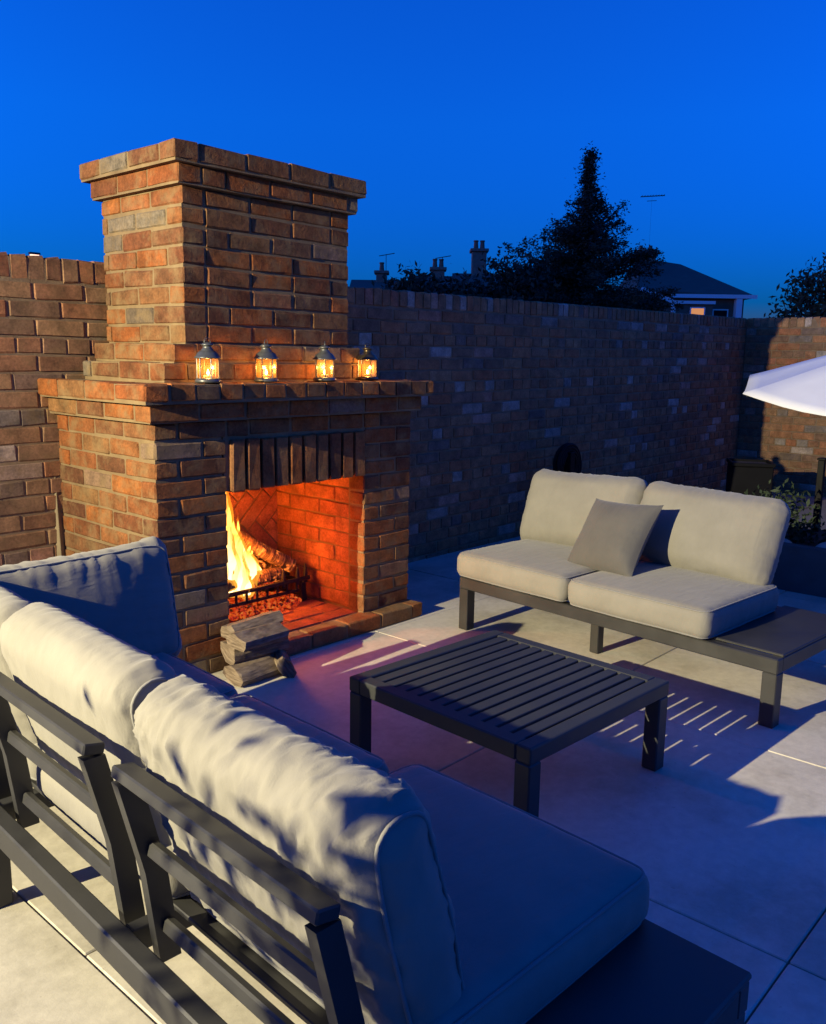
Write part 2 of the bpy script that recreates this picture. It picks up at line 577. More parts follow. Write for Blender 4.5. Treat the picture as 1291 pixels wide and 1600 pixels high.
# soldier course over the opening, standing a little proud
ns = 10
pitch = (XO2 - XO1 - 0.012) / ns
for i in range(ns):
    FB.append(((XO1 + 0.012 + (i + 0.5) * pitch, 0.037 + random.uniform(-.003, .003), 0.8595), (0.215, 0.1025, pitch - 0.010), 'soldier'))
# mantel shelf
z = 14 * C + 0.005
run(FB, (-o1, -o1), 0, W + 2 * o1, (0, 1), z, first=0.215)
run(FB, (-o1, -o1 + 0.1125), math.pi / 2, D + o1 - 0.1125, (1, 0), z)
z = 15 * C + 0.005
run(FB, (-2 * o1 + 0.1125, -2 * o1), 0, W + 4 * o1 - 0.1125, (0, 1), z, L=0.1025, depth=0.215)
run(FB, (-2 * o1, -2 * o1), math.pi / 2, D + 2 * o1, (1, 0), z)
# chimney stack
def stack_course(k, x0, y0, x1, y1, z):
    if k % 2 == 0:
        run(FB, (x0, y0), 0, x1 - x0, (0, 1), z, first=0.1025)
        run(FB, (x0, y0 + 0.1125), math.pi / 2, y1 - y0 - 0.1125, (1, 0), z)
    else:
        run(FB, (x0, y0), math.pi / 2, y1 - y0, (1, 0), z)
        run(FB, (x0 + 0.1125, y0), 0, x1 - x0 - 0.1125, (0, 1), z, first=0.1025 if k % 4 == 1 else 0.215)
z = 1.2 + 0.005
stack_course(0, XS - 0.12, YS - 0.03, XS + WS + 0.12, YS + DS, z)
stack_course(1, XS - 0.065, YS - 0.015, XS + WS + 0.065, YS + DS, z + C)
for k in range(8):
    stack_course(k, XS, YS, XS + WS, YS + DS, z + (k + 2) * C)
stack_course(1, XS - o3, YS - o3, XS + WS + o3, YS + DS + o3, z + 10 * C)
stack_course(0, XS - 2 * o3, YS - 2 * o3, XS + WS + 2 * o3, YS + DS + 2 * o3, z + 11 * C)
for c, dm, an in FB:
    if an == 'soldier':
        b = put_brick(fire, c, dm, 0, BM_S)
        b.rotation_euler = (0, math.pi / 2, 0)
    else:
        put_brick(fire, c, dm, an, BM_F)
# hearth, front slab course and firebox floor
HB = []
run(HB, (XO1 + 0.002, -0.0725), 0, W + 0.0258 - XO1, (0, 1), 0.005, first=0.16)
run(HB, (XO1 + 0.002, 0.04), 0, XO2 - XO1 - 0.004, (0, 1), 0.005, first=0.1)
run(HB, (XO1 + 0.002, 0.1525), 0, XO2 - XO1 - 0.004, (0, 1), 0.005, first=0.215)
run(HB, (XO1 + 0.002, 0.265), 0, XO2 - XO1 - 0.004, (0, 1), 0.005, first=0.12)
run(HB, (XO1 + 0.002, 0.3775), 0, XO2 - XO1 - 0.004, (0, 1), 0.005, first=0.18)
run(HB, (XO1 + 0.002, 0.49), 0, XO2 - XO1 - 0.004, (0, 1), 0.005, first=0.08)
run(HB, (XO1 + 0.002, 0.60), 0, XO2 - XO1 - 0.004, (0, 1), 0.005, first=0.15, depth=0.07)
for c, dm, an in HB:
    put_brick(fire, c, dm, an, BM_F if c[1] < 0.03 else BM_FB)
# right cheek: reveal, then the splayed side
SB, LB = [], []
for k in range(1, 10):
    z = k * C + 0.005
    a = 0.1125 if k % 2 == 0 else 0.115
    run(SB, (XO2 + 0.012, a), math.pi / 2, 0.668 - a, (1, 0), z, first=0.215 if k % 2 else 0.1025, depth=0.06)
    run(LB, (XO1 - 0.012, a), math.pi / 2, 0.668 - a, (-1, 0), z, first=0.215 if k % 2 else 0.1025, depth=0.06)
for c, dm, an in SB:
    put_brick(fire, c, dm, an, BM_FB)
hid = bmesh.new()
for c, dm, an in LB:
    add_box(hid, c[0] - dm[1] / 2, c[0] + dm[1] / 2, c[1] - dm[0] / 2, c[1] + dm[0] / 2, c[2] - dm[2] / 2, c[2] + dm[2] / 2, 0.004)
# herringbone fireback
HW, HL, HN = 0.075, 0.225, 3
ca = math.cos(math.pi / 4)
hz0, hz1, hx0, hx1 = 0.072, 0.757, 0.315, 1.13
def herr(cx, cy, lx, ly):
    bm = bmesh.new()
    add_box(bm, cx - lx / 2 + .004, cx + lx / 2 - .004, -0.05, 0.0, cy - ly / 2 + .004, cy + ly / 2 - .004, 0.003)
    bmesh.ops.rotate(bm, cent=(0, 0, 0), matrix=Matrix.Rotation(math.pi / 4, 3, 'Y'), verts=bm.verts)
    bmesh.ops.translate(bm, vec=(0.72, 0.715 + random.uniform(-.002, .002), 0.41), verts=bm.verts)
    for co, no in (((hx0, 0, 0), (-1, 0, 0)), ((hx1, 0, 0), (1, 0, 0)), ((0, 0, hz0), (0, 0, -1)), ((0, 0, hz1), (0, 0, 1))):
        g = bm.verts[:] + bm.edges[:] + bm.faces[:]
        if not bm.faces: break
        r_ = bmesh.ops.bisect_plane(bm, geom=g, plane_co=co, plane_no=no, clear_outer=True)
        ed = [x for x in r_['geom_cut'] if isinstance(x, bmesh.types.BMEdge)]
        if len(ed) > 2: bmesh.ops.contextual_create(bm, geom=ed)
    if len(bm.faces) < 5:
        bm.free(); return
    cx_ = sum(v.co.x for v in bm.verts) / len(bm.verts)
    cz_ = sum(v.co.z for v in bm.verts) / len(bm.verts)
    if cx_ > 0.76 and cz_ > 0.30:
        bm_obj('brick', bm, M_FIREBRICK, fire)
    else:
        t_ = bpy.data.meshes.new('t'); bm.to_mesh(t_); bm.free()
        hid.from_mesh(t_); bpy.data.meshes.remove(t_)
for r_ in range(-11, 12):
    for mm in range(-4, 5):
        x = r_ * HW + 2 * HL * mm + HL / 2; y = r_ * HW + HW / 2
        if abs(x) < 0.8 and abs(y) < 0.8: herr(x, y, HL, HW)
        c_ = r_
        x = c_ * HW + HW / 2; y = (c_ - 2 * HN + 1) * HW + 2 * HL * mm + HL / 2
        if abs(x) < 0.8 and abs(y) < 0.8: herr(x, y, HW, HL)

bm_obj('brickwork', hid, M_FIREBRICK, fire)['kind'] = 'stuff'

# ------------------------------------------------------------------ garden walls
gw = tag(empty('garden_wall', (0.7, 0.78, 0)), 'long weathered brown brick garden wall running behind the fireplace', 'wall')
GO = Vector((0.7, 0.78))
WB, WBJ = [], []
CORN = Vector((7.53, 0.765))
RS = Vector((1.0, 0.766))
rvec = CORN - RS
rang = math.atan2(rvec.y, rvec.x)
TOPL, TOPR = 1.702, 1.694
CLIMB = 0.0113     # the coping climbs slightly to the right
def wall_bricks(org, ang, length, top, back=1, phase=0):
    B = []
    inn = (-math.sin(ang) * back, math.cos(ang) * back)
    z = top - 0.1025
    run(B, org, ang, length, inn, z, h=0.1025, L=0.065, depth=0.215, proud=0.004)
    z -= 0.075
    k = phase
    while z > -0.07:
        if k % 4 == 3:
            run(B, org, ang, length, inn, z, L=0.1025, first=0.05)
        else:
            run(B, org, ang, length, inn, z, first=0.215 if k % 2 else 0.1)
        z -= 0.075
        k += 1
    return B
wl = wall_bricks((-2.2, 0.765), 0, 3.1, TOPL)
wr = wall_bricks((RS.x, RS.y), rang, rvec.length, TOPR, phase=1)
wr = [((c[0], c[1], c[2] + CLIMB * (c[0] - RS.x)), d_, a_) for c, d_, a_ in wr]
def to_px(p):
    d = Vector(p) - CP
    zz = d.dot(fw)
    if zz < 0.1: return (-1e5, -1e5)
    return (645.5 + 1363.95 * d.dot(rt2) / zz, 800 - 1363.95 * d.dot(up2) / zz)
def seen(c):
    x, y = to_px(c)
    if x < -60 or x > 1330: return False
    if 175 < x < 530: return False
    if x < 175 and y > 870: return False
    if x > 700 and y > 790: return False
    if x > 1330: return False
    return True
allb = [b for b in wl + wr]
vis = sorted([b for b in allb if seen(b[0])], key=lambda b: (Vector(b[0]) - CP).length)
near = vis[:300]
nid = set(id(b) for b in near)
far = [b for b in allb if id(b) not in nid]
for c, dm, an in near:
    put_brick(gw, (c[0] - GO.x, c[1] - GO.y, c[2]), dm, an, BM_W, jit=1.2)
def joined_bricks(name, blist, off, parent, mat):
    base = np.array([v.co[:] for v in BM_W[0].vertices])
    fc = [tuple(p.vertices) for p in BM_W[0].polygons]
    V, F, A = [], [], []
    n0 = 0
    for c, dm, an in blist:
        s = base * (np.array(dm) / np.array(UNIT))
        a = an + random.uniform(-.006, .006)
        ca, sa = math.cos(a), math.sin(a)
        x = s[:, 0] * ca - s[:, 1] * sa + c[0] - off[0]
        y = s[:, 0] * sa + s[:, 1] * ca + c[1] - off[1]
        V.append(np.stack([x, y, s[:, 2] + c[2]], 1))
        F += [tuple(i + n0 for i in f) for f in fc]
        n0 += len(base)
        A += [random.random()] * len(base)
    o = mesh_obj(name, np.concatenate(V), F, mat, parent)
    at = o.data.attributes.new('rnd', 'FLOAT', 'POINT')
    at.data.foreach_set('value', A)
    o['kind'] = 'stuff'
    return o
joined_bricks('brickwork', far, GO, gw, M_WBRICK_J)
mb = bmesh.new()
def wall_core(bm, org, ang, length, top, off, thick=0.21, back=1):
    d = Vector((math.cos(ang), math.sin(ang))); n = Vector((-d.y, d.x)) * back
    a = Vector(org) - Vector(off) + n * 0.0055
    b = a + d * length
    poly = [a, b, b + n * thick, a + n * thick]
    if back < 0: poly = poly[::-1]
    prism(bm, [tuple(p) for p in poly], -0.06, top - 0.012)
wall_core(mb, (-2.2, 0.765), 0, 3.2, TOPL, GO)
wall_core(mb, RS, rang, rvec.length + 0.2, TOPR, GO)
for v in mb.verts:
    if v.co.x + GO.x > 6 and v.co.z > 1: v.co.z += CLIMB * rvec.length
bm_obj('mortar', mb, M_WMORTAR, gw)

rw = tag(empty('garden_wall', (CORN.x, CORN.y, 0)), 'floodlit brick side wall returning from the far corner beyond the parasol', 'wall')
rd = Vector((0.03, -1.0)).normalized()
ra = math.atan2(rd.y, rd.x)
TOPR += CLIMB * rvec.length
rb = wall_bricks((CORN.x, CORN.y), ra, 4.2, TOPR, back=1)
vis = sorted([b for b in rb if seen(b[0])], key=lambda b: (Vector(b[0]) - CP).length)[:220]
nid = set(id(b) for b in vis)
for c, dm, an in vis:
    put_brick(rw, (c[0] - CORN.x, c[1] - CORN.y, c[2]), dm, an, BM_W, jit=1.2)
joined_bricks('brickwork', [b for b in rb if id(b) not in nid], CORN, rw, M_WBRICK_J)
mb = bmesh.new()
wall_core(mb, CORN, ra, 4.2, TOPR - 0.002, CORN)
bm_obj('mortar', mb, M_WMORTAR, rw)

bt = box('wooden_batten', -0.014, 0.014, -0.012, 0.012, 0, 0.92, M_WOODLATH, None, 0.002)
bt.location = (0.0 - 0.022, 0.735, 0.0)
bt.rotation_euler = (R(-3), R(2.2), R(30))
tag(bt, 'thin pale batten leaning in the corner between fireplace and wall', 'batten')

# ------------------------------------------------------------------ cushions
def cushion_geo(lx, ly, lz, r, puff=0.02, wr=0.004, seed=0, step=0.014, sag=0.0, wdir=0, pinch=0.0):
    """rounded box cushion centred on the origin; wrinkles run across the edges"""
    h = Vector((lx / 2, ly / 2, lz / 2))
    nx, ny, nz = [max(3, int(round(l / step))) for l in (lx, ly, lz)]
    idx, V, F = {}, [], []
    def vid(i, j, k):
        key = (i, j, k)
        if key not in idx:
            idx[key] = len(V)
            V.append(Vector((-h.x + lx * i / nx, -h.y + ly * j / ny, -h.z + lz * k / nz)))
        return idx[key]
    for i in range(nx):
        for j in range(ny):
            F.append((vid(i, j, nz), vid(i + 1, j, nz), vid(i + 1, j + 1, nz), vid(i, j + 1, nz)))
            F.append((vid(i, j, 0), vid(i, j + 1, 0), vid(i + 1, j + 1, 0), vid(i + 1, j, 0)))
    for i in range(nx):
        for k in range(nz):
            F.append((vid(i, 0, k), vid(i + 1, 0, k), vid(i + 1, 0, k + 1), vid(i, 0, k + 1)))
            F.append((vid(i, ny, k), vid(i, ny, k + 1), vid(i + 1, ny, k + 1), vid(i + 1, ny, k)))
    for j in range(ny):
        for k in range(nz):
            F.append((vid(0, j, k), vid(0, j, k + 1), vid(0, j + 1, k + 1), vid(0, j + 1, k)))
            F.append((vid(nx, j, k), vid(nx, j + 1, k), vid(nx, j + 1, k + 1), vid(nx, j, k + 1)))
    out = []
    so = Vector((seed * 3.7, seed * 1.3, seed * 7.1))
    for p in V:
        q = Vector([max(-(h[a] - r), min(h[a] - r, p[a])) for a in range(3)])
        d = p - q
        if d.length > 1e-6:
            n = d.normalized()
            pt = q + n * r
        else:
            n = Vector((0, 0, 1)); pt = p.copy()
        u, v, w = pt.x / h.x, pt.y / h.y, pt.z / h.z
        fx, fy, fz = 1 - u * u, 1 - v * v, 1 - w * w
        fx, fy, fz = max(0, fx), max(0, fy), max(0, fz)
        pt.z += math.copysign(1, w) * puff * (fx ** 0.7) * (fy ** 0.7) * min(1, abs(w) * 1.3)
        pt.x += math.copysign(1, u) * puff * 0.35 * (fy ** 0.6) * fz * abs(u) ** 6
        pt.y += math.copysign(1, v) * puff * 0.35 * (fx ** 0.6) * fz * abs(v) ** 6
        if pinch:
            cx = abs(u * v) ** 5
            pt.x += math.copysign(1, u) * pinch * cx
            pt.y += math.copysign(1, v) * pinch * cx
            pt.z *= 1 - 0.35 * cx
        if sag:
            pt.z -= sag * (1 - fx) * (1 if w > 0 else 0.3)
        # soft large undulation and pulled creases running in from the seams
        a = noise.noise(Vector((pt.x * 3.2, pt.y * 3.2, pt.z * 3.2)) + so) * wr * 1.2
        if wdir == 0:
            s1 = Vector((pt.x * 5, pt.y * 26, pt.z * 9)); s2 = Vector((pt.x * 26, pt.y * 5, pt.z * 9))
        else:
            s1 = Vector((pt.x * 8 + pt.y * 9, pt.y * 20 - pt.x * 7, pt.z * 9)); s2 = Vector((pt.x * 9 - pt.y * 6, pt.y * 32, pt.z * 9))
        c1 = 1 - abs(noise.noise(s1 + so)) * 2.2
        c2 = 1 - abs(noise.noise(s2 + so * 1.7)) * 2.2
        e1 = abs(u) ** 3 + (0.35 if wdir else 0.05)
        e2 = abs(v) ** 3 + (0.35 if wdir else 0.05)
        cr = max(0, c1) ** 2 * min(1, e1) + max(0, c2) ** 2 * min(1, e2)
        if wdir:
            # tight gathers running round the roll of the cushion, strongest near the ends
            g = Vector((pt.x * 7 + pt.y * 14, pt.y * 38 + pt.x * 16, pt.z * 10))
            k1 = max(0, 1 - abs(noise.noise(g + so * 2.3)) * 3.0) ** 2
            g = Vector((pt.x * 5 - pt.y * 9, pt.y * 21 - pt.x * 12, pt.z * 8))
            k2 = max(0, 1 - abs(noise.noise(g + so * 0.6)) * 2.6) ** 2
            fade = max(0.0, 1 - abs(v) ** 14)
            g = Vector((pt.x * 10 + pt.y * 10, pt.y * 24 + pt.x * 15, pt.z * 14))
            k3 = max(0, 1 - abs(noise.noise(g + so * 3.1)) * 5.0)
            cr = cr * 0.4 + (k1 * 0.8 + k2 * 0.8 + k3 * 0.8) * (0.35 + 0.65 * abs(v) ** 1.5) * fade
        out.append(pt + n * (a + wr * 0.9 * (cr - 0.4)))
    return out, F

def rrect(hx, hy, r, z, n=6, puff=0, lx=1):
    pts = []
    for cx, cy, a0 in ((hx - r, hy - r, 0), (-hx + r, hy - r, 90), (-hx + r, -hy + r, 180), (hx - r, -hy + r, 270)):
        for k in range(n + 1):
            a = R(a0 + 90 * k / n)
            pts.append(Vector((cx + r * math.cos(a), cy + r * math.sin(a), z)))
    return pts

def make_cushion(name, label, cat, group, lx, ly, lz, M, r=0.035, puff=0.018, wr=0.004, seed=0, mat=None, step=0.014, wdir=0, sag=0, pinch=0.0, piping=True, ends=False):
    V, F = cushion_geo(lx, ly, lz, r, puff, wr, seed, step, sag, wdir, pinch)
    o = mesh_obj(name, V, F, mat or M_FABRIC, None, True)
    o.matrix_world = M
    tag(o, label, cat, group)
    if piping:
        kd = KDTree(len(V))
        for i_, v_ in enumerate(V): kd.insert(v_, i_)
        kd.balance()
        for sg in (1, -1):
            k = 1 - 0.29
            loop = []
            if ends:
                base = [Vector((p_.x, sg * (ly / 2 - 0.004), p_.y)) for p_ in rrect(lx / 2 - 0.012, lz / 2 - 0.012, min(r, lz / 2 - 0.02) * 1.1, 0)]
            else:
                base = rrect(lx / 2 - r * 0.29, ly / 2 - r * 0.29, r, sg * (lz / 2 - r * 0.29))
            N = len(base)
            for i in range(N):
                a, b = base[i], base[(i + 1) % N]
                st = max(1, int((b - a).length / 0.03))
                for t in range(st):
                    loop.append(a.lerp(b, t / st))
            lv = []
            for q_ in loop:
                c_, i_, d_ = kd.find(q_)
                lv.append(c_)
            M_ = len(lv)
            loop = [(lv[i - 2] + lv[i - 1] * 2 + lv[i] * 3 + lv[(i + 1) % M_] * 2 + lv[(i + 2) % M_]) / 9 for i in range(M_)]
            loop = [p_ * 1.006 for p_ in loop]
            tv, tf = tube(loop, 0.0036, True, 6)
            po = mesh_obj('piping', tv, tf, M_PIPING, o, True)
    return o

def frame_matrix(root_loc, rz, local_loc, rx=0, ry=0, rzl=0):
    A = Matrix.Translation(Vector(root_loc)) @ Matrix.Rotation(rz, 4, 'Z')
    B = Matrix.Translation(Vector(local_loc)) @ Matrix.Rotation(rzl, 4, 'Z') @ Matrix.Rotation(ry, 4, 'Y') @ Matrix.Rotation(rx, 4, 'X')
    return A @ B

# ------------------------------------------------------------------ near sofa (back towards the camera)
SL = (-1.118, -2.205, 0.0)
SA = R(-2.8)
s1 = tag(empty('corner_sofa', SL, SA), 'charcoal metal frame corner sofa nearest the camera, seen from behind', 'sofa')
RZ0, RZ1 = 0.20, 0.26
LV = 1.93     # length along the back
box('back_rail', 0, 0.04, -0.228, LV, RZ0, RZ1, M_METAL, s1, 0.004)
box('front_rail', 0.70, 0.74, -0.228, LV, RZ0, RZ1, M_METAL, s1, 0.004)
for v in (-0.228, LV - 0.04):
    box('end_rail', 0.0405, 0.6995, v, v + 0.04, RZ0 + .001, RZ1 - .001, M_METAL, s1, 0.003)
for v in (-0.226, 1.26, LV - 0.052):
    for u in (0.002, 0.688):
        box('leg', u, u + 0.05, v, v + 0.05, 0, RZ0 - 0.0005, M_METAL, s1, 0.003)
for v in (-0.012, 0.632, 1.272):
    box('cross_rail', 0.0405, 0.6995, v, v + 0.03, RZ0 + .004, RZ1 - .006, M_METAL, s1, 0.002)
for i in range(6):
    u = 0.13 + i * 0.095
    box('seat_slat', u, u + 0.035, 0.02, LV - 0.05, RZ1 - 0.0055, RZ1 + 0.006, M_METAL, s1, 0.002)
tr = box('side_tray', 0.0, 0.742, -0.230, -0.014, RZ1 + 0.0005, RZ1 + 0.014, M_METAL, s1, 0.004)
tr['label'] = 'flat dark metal side tray at the near end of the sofa'
def back_frame(parent, v0, v1):
    prof = [(0.085, 0.21), (0.062, 0.40), (0.018, 0.598)]
    bm = bmesh.new()
    bar(bm, (prof[2][0], v0, prof[2][1]), (prof[2][0], v1, prof[2][1]), 0.042, 0.022, 0.003, Vector((0.2, 0, 1)))
    top = bm_obj('backrest_frame', bm, M_METAL, parent)
    for v in (v0 + 0.013, v1 - 0.013):
        bm = bmesh.new()
        sg = 1 if v == v0 + 0.013 else -1
        pts = [Vector((u, v, z)) for u, z in prof]
        pts[2].z -= 0.016
        wv = Vector((0, 1, 0))
        # bent flat post as one extruded outline
        outl = []
        wdt = 0.021
        a0, a1, a2 = pts
        vsx = []
        for s_ in (-1, 1):
            for p in (a0, a1, a2):
                for t_ in (-1, 1):
                    vsx.append(bm.verts.new(p + Vector((s_ * wdt, t_ * 0.012, 0))))
        def q(s_, i, t_): return vsx[s_ * 6 + i * 2 + t_]
        for i in range(2):
            bm.faces.new((q(0, i, 0), q(0, i + 1, 0), q(0, i + 1, 1), q(0, i, 1)))
            bm.faces.new((q(1, i, 0), q(1, i, 1), q(1, i + 1, 1), q(1, i + 1, 0)))
            bm.faces.new((q(0, i, 0), q(1, i, 0), q(1, i + 1, 0), q(0, i + 1, 0)))
            bm.faces.new((q(0, i, 1), q(0, i + 1, 1), q(1, i + 1, 1), q(1, i, 1)))
        bm.faces.new((q(0, 0, 0), q(0, 0, 1), q(1, 0, 1), q(1, 0, 0)))
        bm.faces.new((q(0, 2, 0), q(1, 2, 0), q(1, 2, 1), q(0, 2, 1)))
        bmesh.ops.recalc_face_normals(bm, faces=bm.faces)
        bm_obj('post', bm, M_METAL, top)
    for u, z in ((0.055, 0.445), (0.079, 0.285)):
        bm = bmesh.new()
        bar(bm, (u, v0 + 0.026, z), (u, v1 - 0.026, z), 0.020, 0.028, 0.004, Vector((0.2, 0, 1)))
        bm_obj('crossbar', bm, M_METAL, top)
    return top
back_frame(s1, 0.035, 0.595)
back_frame(s1, 0.70, 1.235)
back_frame(s1, 1.345, 1.88)
# end backrest towards the fireplace
er = empty('tmp')
bm = bmesh.new()
bar(bm, (0.10, LV + 0.005, 0.585), (0.66, LV + 0.005, 0.585), 0.05, 0.026, 0.003)
for u in (0.115, 0.645):
    bar(bm, (u, LV - 0.05, 0.22), (u, LV + 0.005, 0.575), 0.026, 0.05, 0.003, Vector((0, 1, 0)))
for z, v in ((0.43, LV - 0.018), (0.30, LV - 0.038)):
    bar(bm, (0.13, v, z), (0.63, v, z), 0.022, 0.034, 0.003)
bm_obj('end_backrest_frame', bm, M_METAL, s1)
bpy.data.objects.remove(er)

SZ = 0.267
def seat_m(v, th=0.105, u=0.435):
    return frame_matrix(SL, SA, (u, v, SZ + th / 2))
make_cushion('seat_cushion', 'grey seat cushion at the near end of the close sofa, beside the side tray', 'cushion', 'seat cushions of the near sofa', 0.60, 0.635, 0.108, seat_m(0.285, u=0.455), seed=1, puff=0.016, wr=0.0016)
make_cushion('seat_cushion', 'grey seat cushion in the middle of the close sofa, opposite the table leg', 'cushion', 'seat cushions of the near sofa', 0.60, 0.625, 0.102, seat_m(0.945, 0.10, 0.415), seed=2, puff=0.014, wr=0.0020)
make_cushion('seat_cushion', 'grey seat cushion in the corner of the close sofa, below the end cushion', 'cushion', 'seat cushions of the near sofa', 0.60, 0.60, 0.102, seat_m(1.575, 0.10, 0.425), seed=3, puff=0.014, wr=0.0020)
LEAN = R(-15)
def back_m(v, h=0.42, u=0.165, zc=0.508, lean=LEAN, yaw=0):
    # cushion local: x = thickness direction up -> build as lx=height, ly=length, lz=thickness
    A = Matrix.Translation(Vector(SL)) @ Matrix.Rotation(SA, 4, 'Z')
    B = Matrix.Translation(Vector((u, v, zc))) @ Matrix.Rotation(yaw, 4, 'Z') @ Matrix.Rotation(lean, 4, 'Y') @ Matrix.Rotation(R(-90), 4, 'Y')
    return A @ B
make_cushion('back_cushion', 'creased pale grey back cushion nearest the camera, dappled with leaf shade', 'cushion', 'back cushions of the near sofa', 0.44, 0.635, 0.135, back_m(0.320), r=0.055, puff=0.019, wr=0.0085, seed=5, wdir=1, step=0.0075, ends=True)
make_cushion('back_cushion', 'smooth pale grey back cushion second from the camera, left of the creased one', 'cushion', 'back cushions of the near sofa', 0.44, 0.615, 0.135, back_m(0.965, zc=0.516), r=0.055, puff=0.020, wr=0.0046, seed=6, wdir=1, step=0.009, ends=True)
make_cushion('back_cushion', 'pale grey back cushion at the left picture edge, farthest along the close sofa', 'cushion', 'back cushions of the near sofa', 0.42, 0.58, 0.13, back_m(1.58), r=0.055, puff=0.022, wr=0.005, seed=7, step=0.012, ends=True)
# end cushion, facing down the sofa
A = Matrix.Translation(Vector(SL)) @ Matrix.Rotation(SA, 4, 'Z') @ Matrix.Translation(Vector((0.455, LV - 0.165, 0.515))) @ Matrix.Rotation(R(4), 4, 'Z') @ Matrix.Rotation(R(-13), 4, 'X') @ Matrix.Rotation(R(90), 4, 'X')
make_cushion('back_cushion', 'shaded blue-grey end cushion standing across the sofa in front of the fireplace flank', 'cushion', None, 0.64, 0.37, 0.13, A, r=0.04, puff=0.024, wr=0.006, seed=8, pinch=0.02, step=0.011)

# ------------------------------------------------------------------ far sofa (faces the camera)
S2A = R(-4.8)
S2 = (1.44, -0.335, 0.0)   # front left leg corner; local x goes back, local y runs towards -Y along the front
s2 = tag(empty('sofa', S2, S2A), 'charcoal two seat outdoor sofa with side tray, facing the camera', 'sofa')
# local: x = depth (away from camera), y negative along the front
SD, SLN = 0.70, 1.58
box('front_rail', 0, 0.045, -SLN, 0, 0.205, 0.262, M_METAL, s2, 0.004)
box('back_rail', SD - 0.045, SD, -SLN, 0, 0.205, 0.262, M_METAL, s2, 0.004)
box('end_rail', 0.0455, SD - 0.0455, -0.045, -0.001, 0.206, 0.261, M_METAL, s2, 0.003)
box('end_rail', 0.0455, SD - 0.0455, -SLN + 0.001, -SLN + 0.045, 0.206, 0.2605, M_METAL, s2, 0.003)
for x in (0.001, SD - 0.056):
    for y in (-0.056, -SLN + 0.001):
        box('leg', x, x + 0.055, y, y + 0.055, 0, 0.2045, M_METAL, s2, 0.003)
for x in (0.20, SD - 0.055):
    box('leg', x, x + 0.045, -0.68, -0.635, 0, 0.2045, M_METAL, s2, 0.003)
box('cross_rail', 0.0455, SD - 0.0455, -0.68, -0.635, 0.205, 0.2595, M_METAL, s2, 0.003)
box('cross_rail', 0.0455, SD - 0.0455, -1.285, -1.255, 0.207, 0.2595, M_METAL, s2, 0.003)
t2 = box('side_tray', 0.0455, SD - 0.002, -SLN + 0.002, -1.288, 0.2612, 0.272, M_METAL, s2, 0.003)
for i in range(5):
    x = 0.09 + i * 0.115
    box('seat_slat', x, x + 0.05, -1.25, -0.05, 0.2598, 0.268, M_METAL, s2, 0.002)
for (ya, yb) in ((-0.60, -0.06), (-1.22, -0.70)):
    bm = bmesh.new()
    bar(bm, (SD + 0.05, ya, 0.60), (SD + 0.05, yb, 0.60), 0.05, 0.026)
    bf = bm_obj('backrest_frame', bm, M_METAL, s2)
    for y in (ya + 0.015, yb - 0.015):
        bm = bmesh.new()
        bar(bm, (SD - 0.03, y, 0.23), (SD + 0.05, y, 0.59), 0.026, 0.05, 0.003, Vector((1, 0, 0)))
        bm_obj('post', bm, M_METAL, bf)
    bm = bmesh.new()
    bar(bm, (SD + 0.02, ya + .03, 0.45), (SD + 0.02, yb - .03, 0.45), 0.022, 0.034)
    bm_obj('crossbar', bm, M_METAL, bf)
def s2m(x, y, z, ry=0, rx=0, rzl=0):
    return frame_matrix(S2, S2A, (x, y, z), rx, ry, rzl)
make_cushion('seat_cushion', 'light grey seat cushion on the left half of the far sofa', 'cushion', 'seat cushions of the far sofa', 0.63, 0.655, 0.118, s2m(0.29, -0.318, 0.327), seed=11, puff=0.016, wr=0.0022)
make_cushion('seat_cushion', 'light grey seat cushion on the right half of the far sofa, beside its tray', 'cushion', 'seat cushions of the far sofa', 0.63, 0.655, 0.118, s2m(0.285, -0.985, 0.327), seed=12, puff=0.016, wr=0.0026)
def s2back(y, h, lean=R(18), x=0.60, zc=0.555):
    return Matrix.Translation(Vector(S2)) @ Matrix.Rotation(S2A, 4, 'Z') @ Matrix.Translation(Vector((x, y, zc))) @ Matrix.Rotation(lean, 4, 'Y') @ Matrix.Rotation(R(-90), 4, 'Y')
def pillow_geo(lx, ly, th, seed, n=40, wr=0.003, pw=2.6, waist=0.085, ex=0.55):
    V, F = [], []
    so = Vector((seed * 2.3, seed, seed * 0.7))
    for s in (1, -1):
        for i in range(n + 1):
            for j in range(n + 1):
                u, v = -1 + 2 * i / n, -1 + 2 * j / n
                px = lx / 2 * u * (1 - waist * (1 - v * v))
                py = ly / 2 * v * (1 - waist * (1 - u * u))
                t = max(0, (1 - abs(u) ** pw) * (1 - abs(v) ** pw)) ** ex
                z = s * th / 2 * t
                c = max(0, 1 - abs(noise.noise(Vector((u * 2, v * 9, s)) + so)) * 2.4) ** 2 * abs(u) ** 2 + max(0, 1 - abs(noise.noise(Vector((u * 9, v * 2, s)) + so)) * 2.4) ** 2 * abs(v) ** 2
                z += s * wr * (c + 1.5 * noise.noise(Vector((u * 2, v * 2, s * 3)) + so)) * min(1, t * 2)
                V.append(Vector((px, py, z)))
    N = (n + 1) ** 2
    for s in (0, 1):
        for i in range(n):
            for j in range(n):
                a = s * N + i * (n + 1) + j
                f = (a, a + n + 1, a + n + 2, a + 1)
                F.append(f if s == 0 else f[::-1])
    return V, F
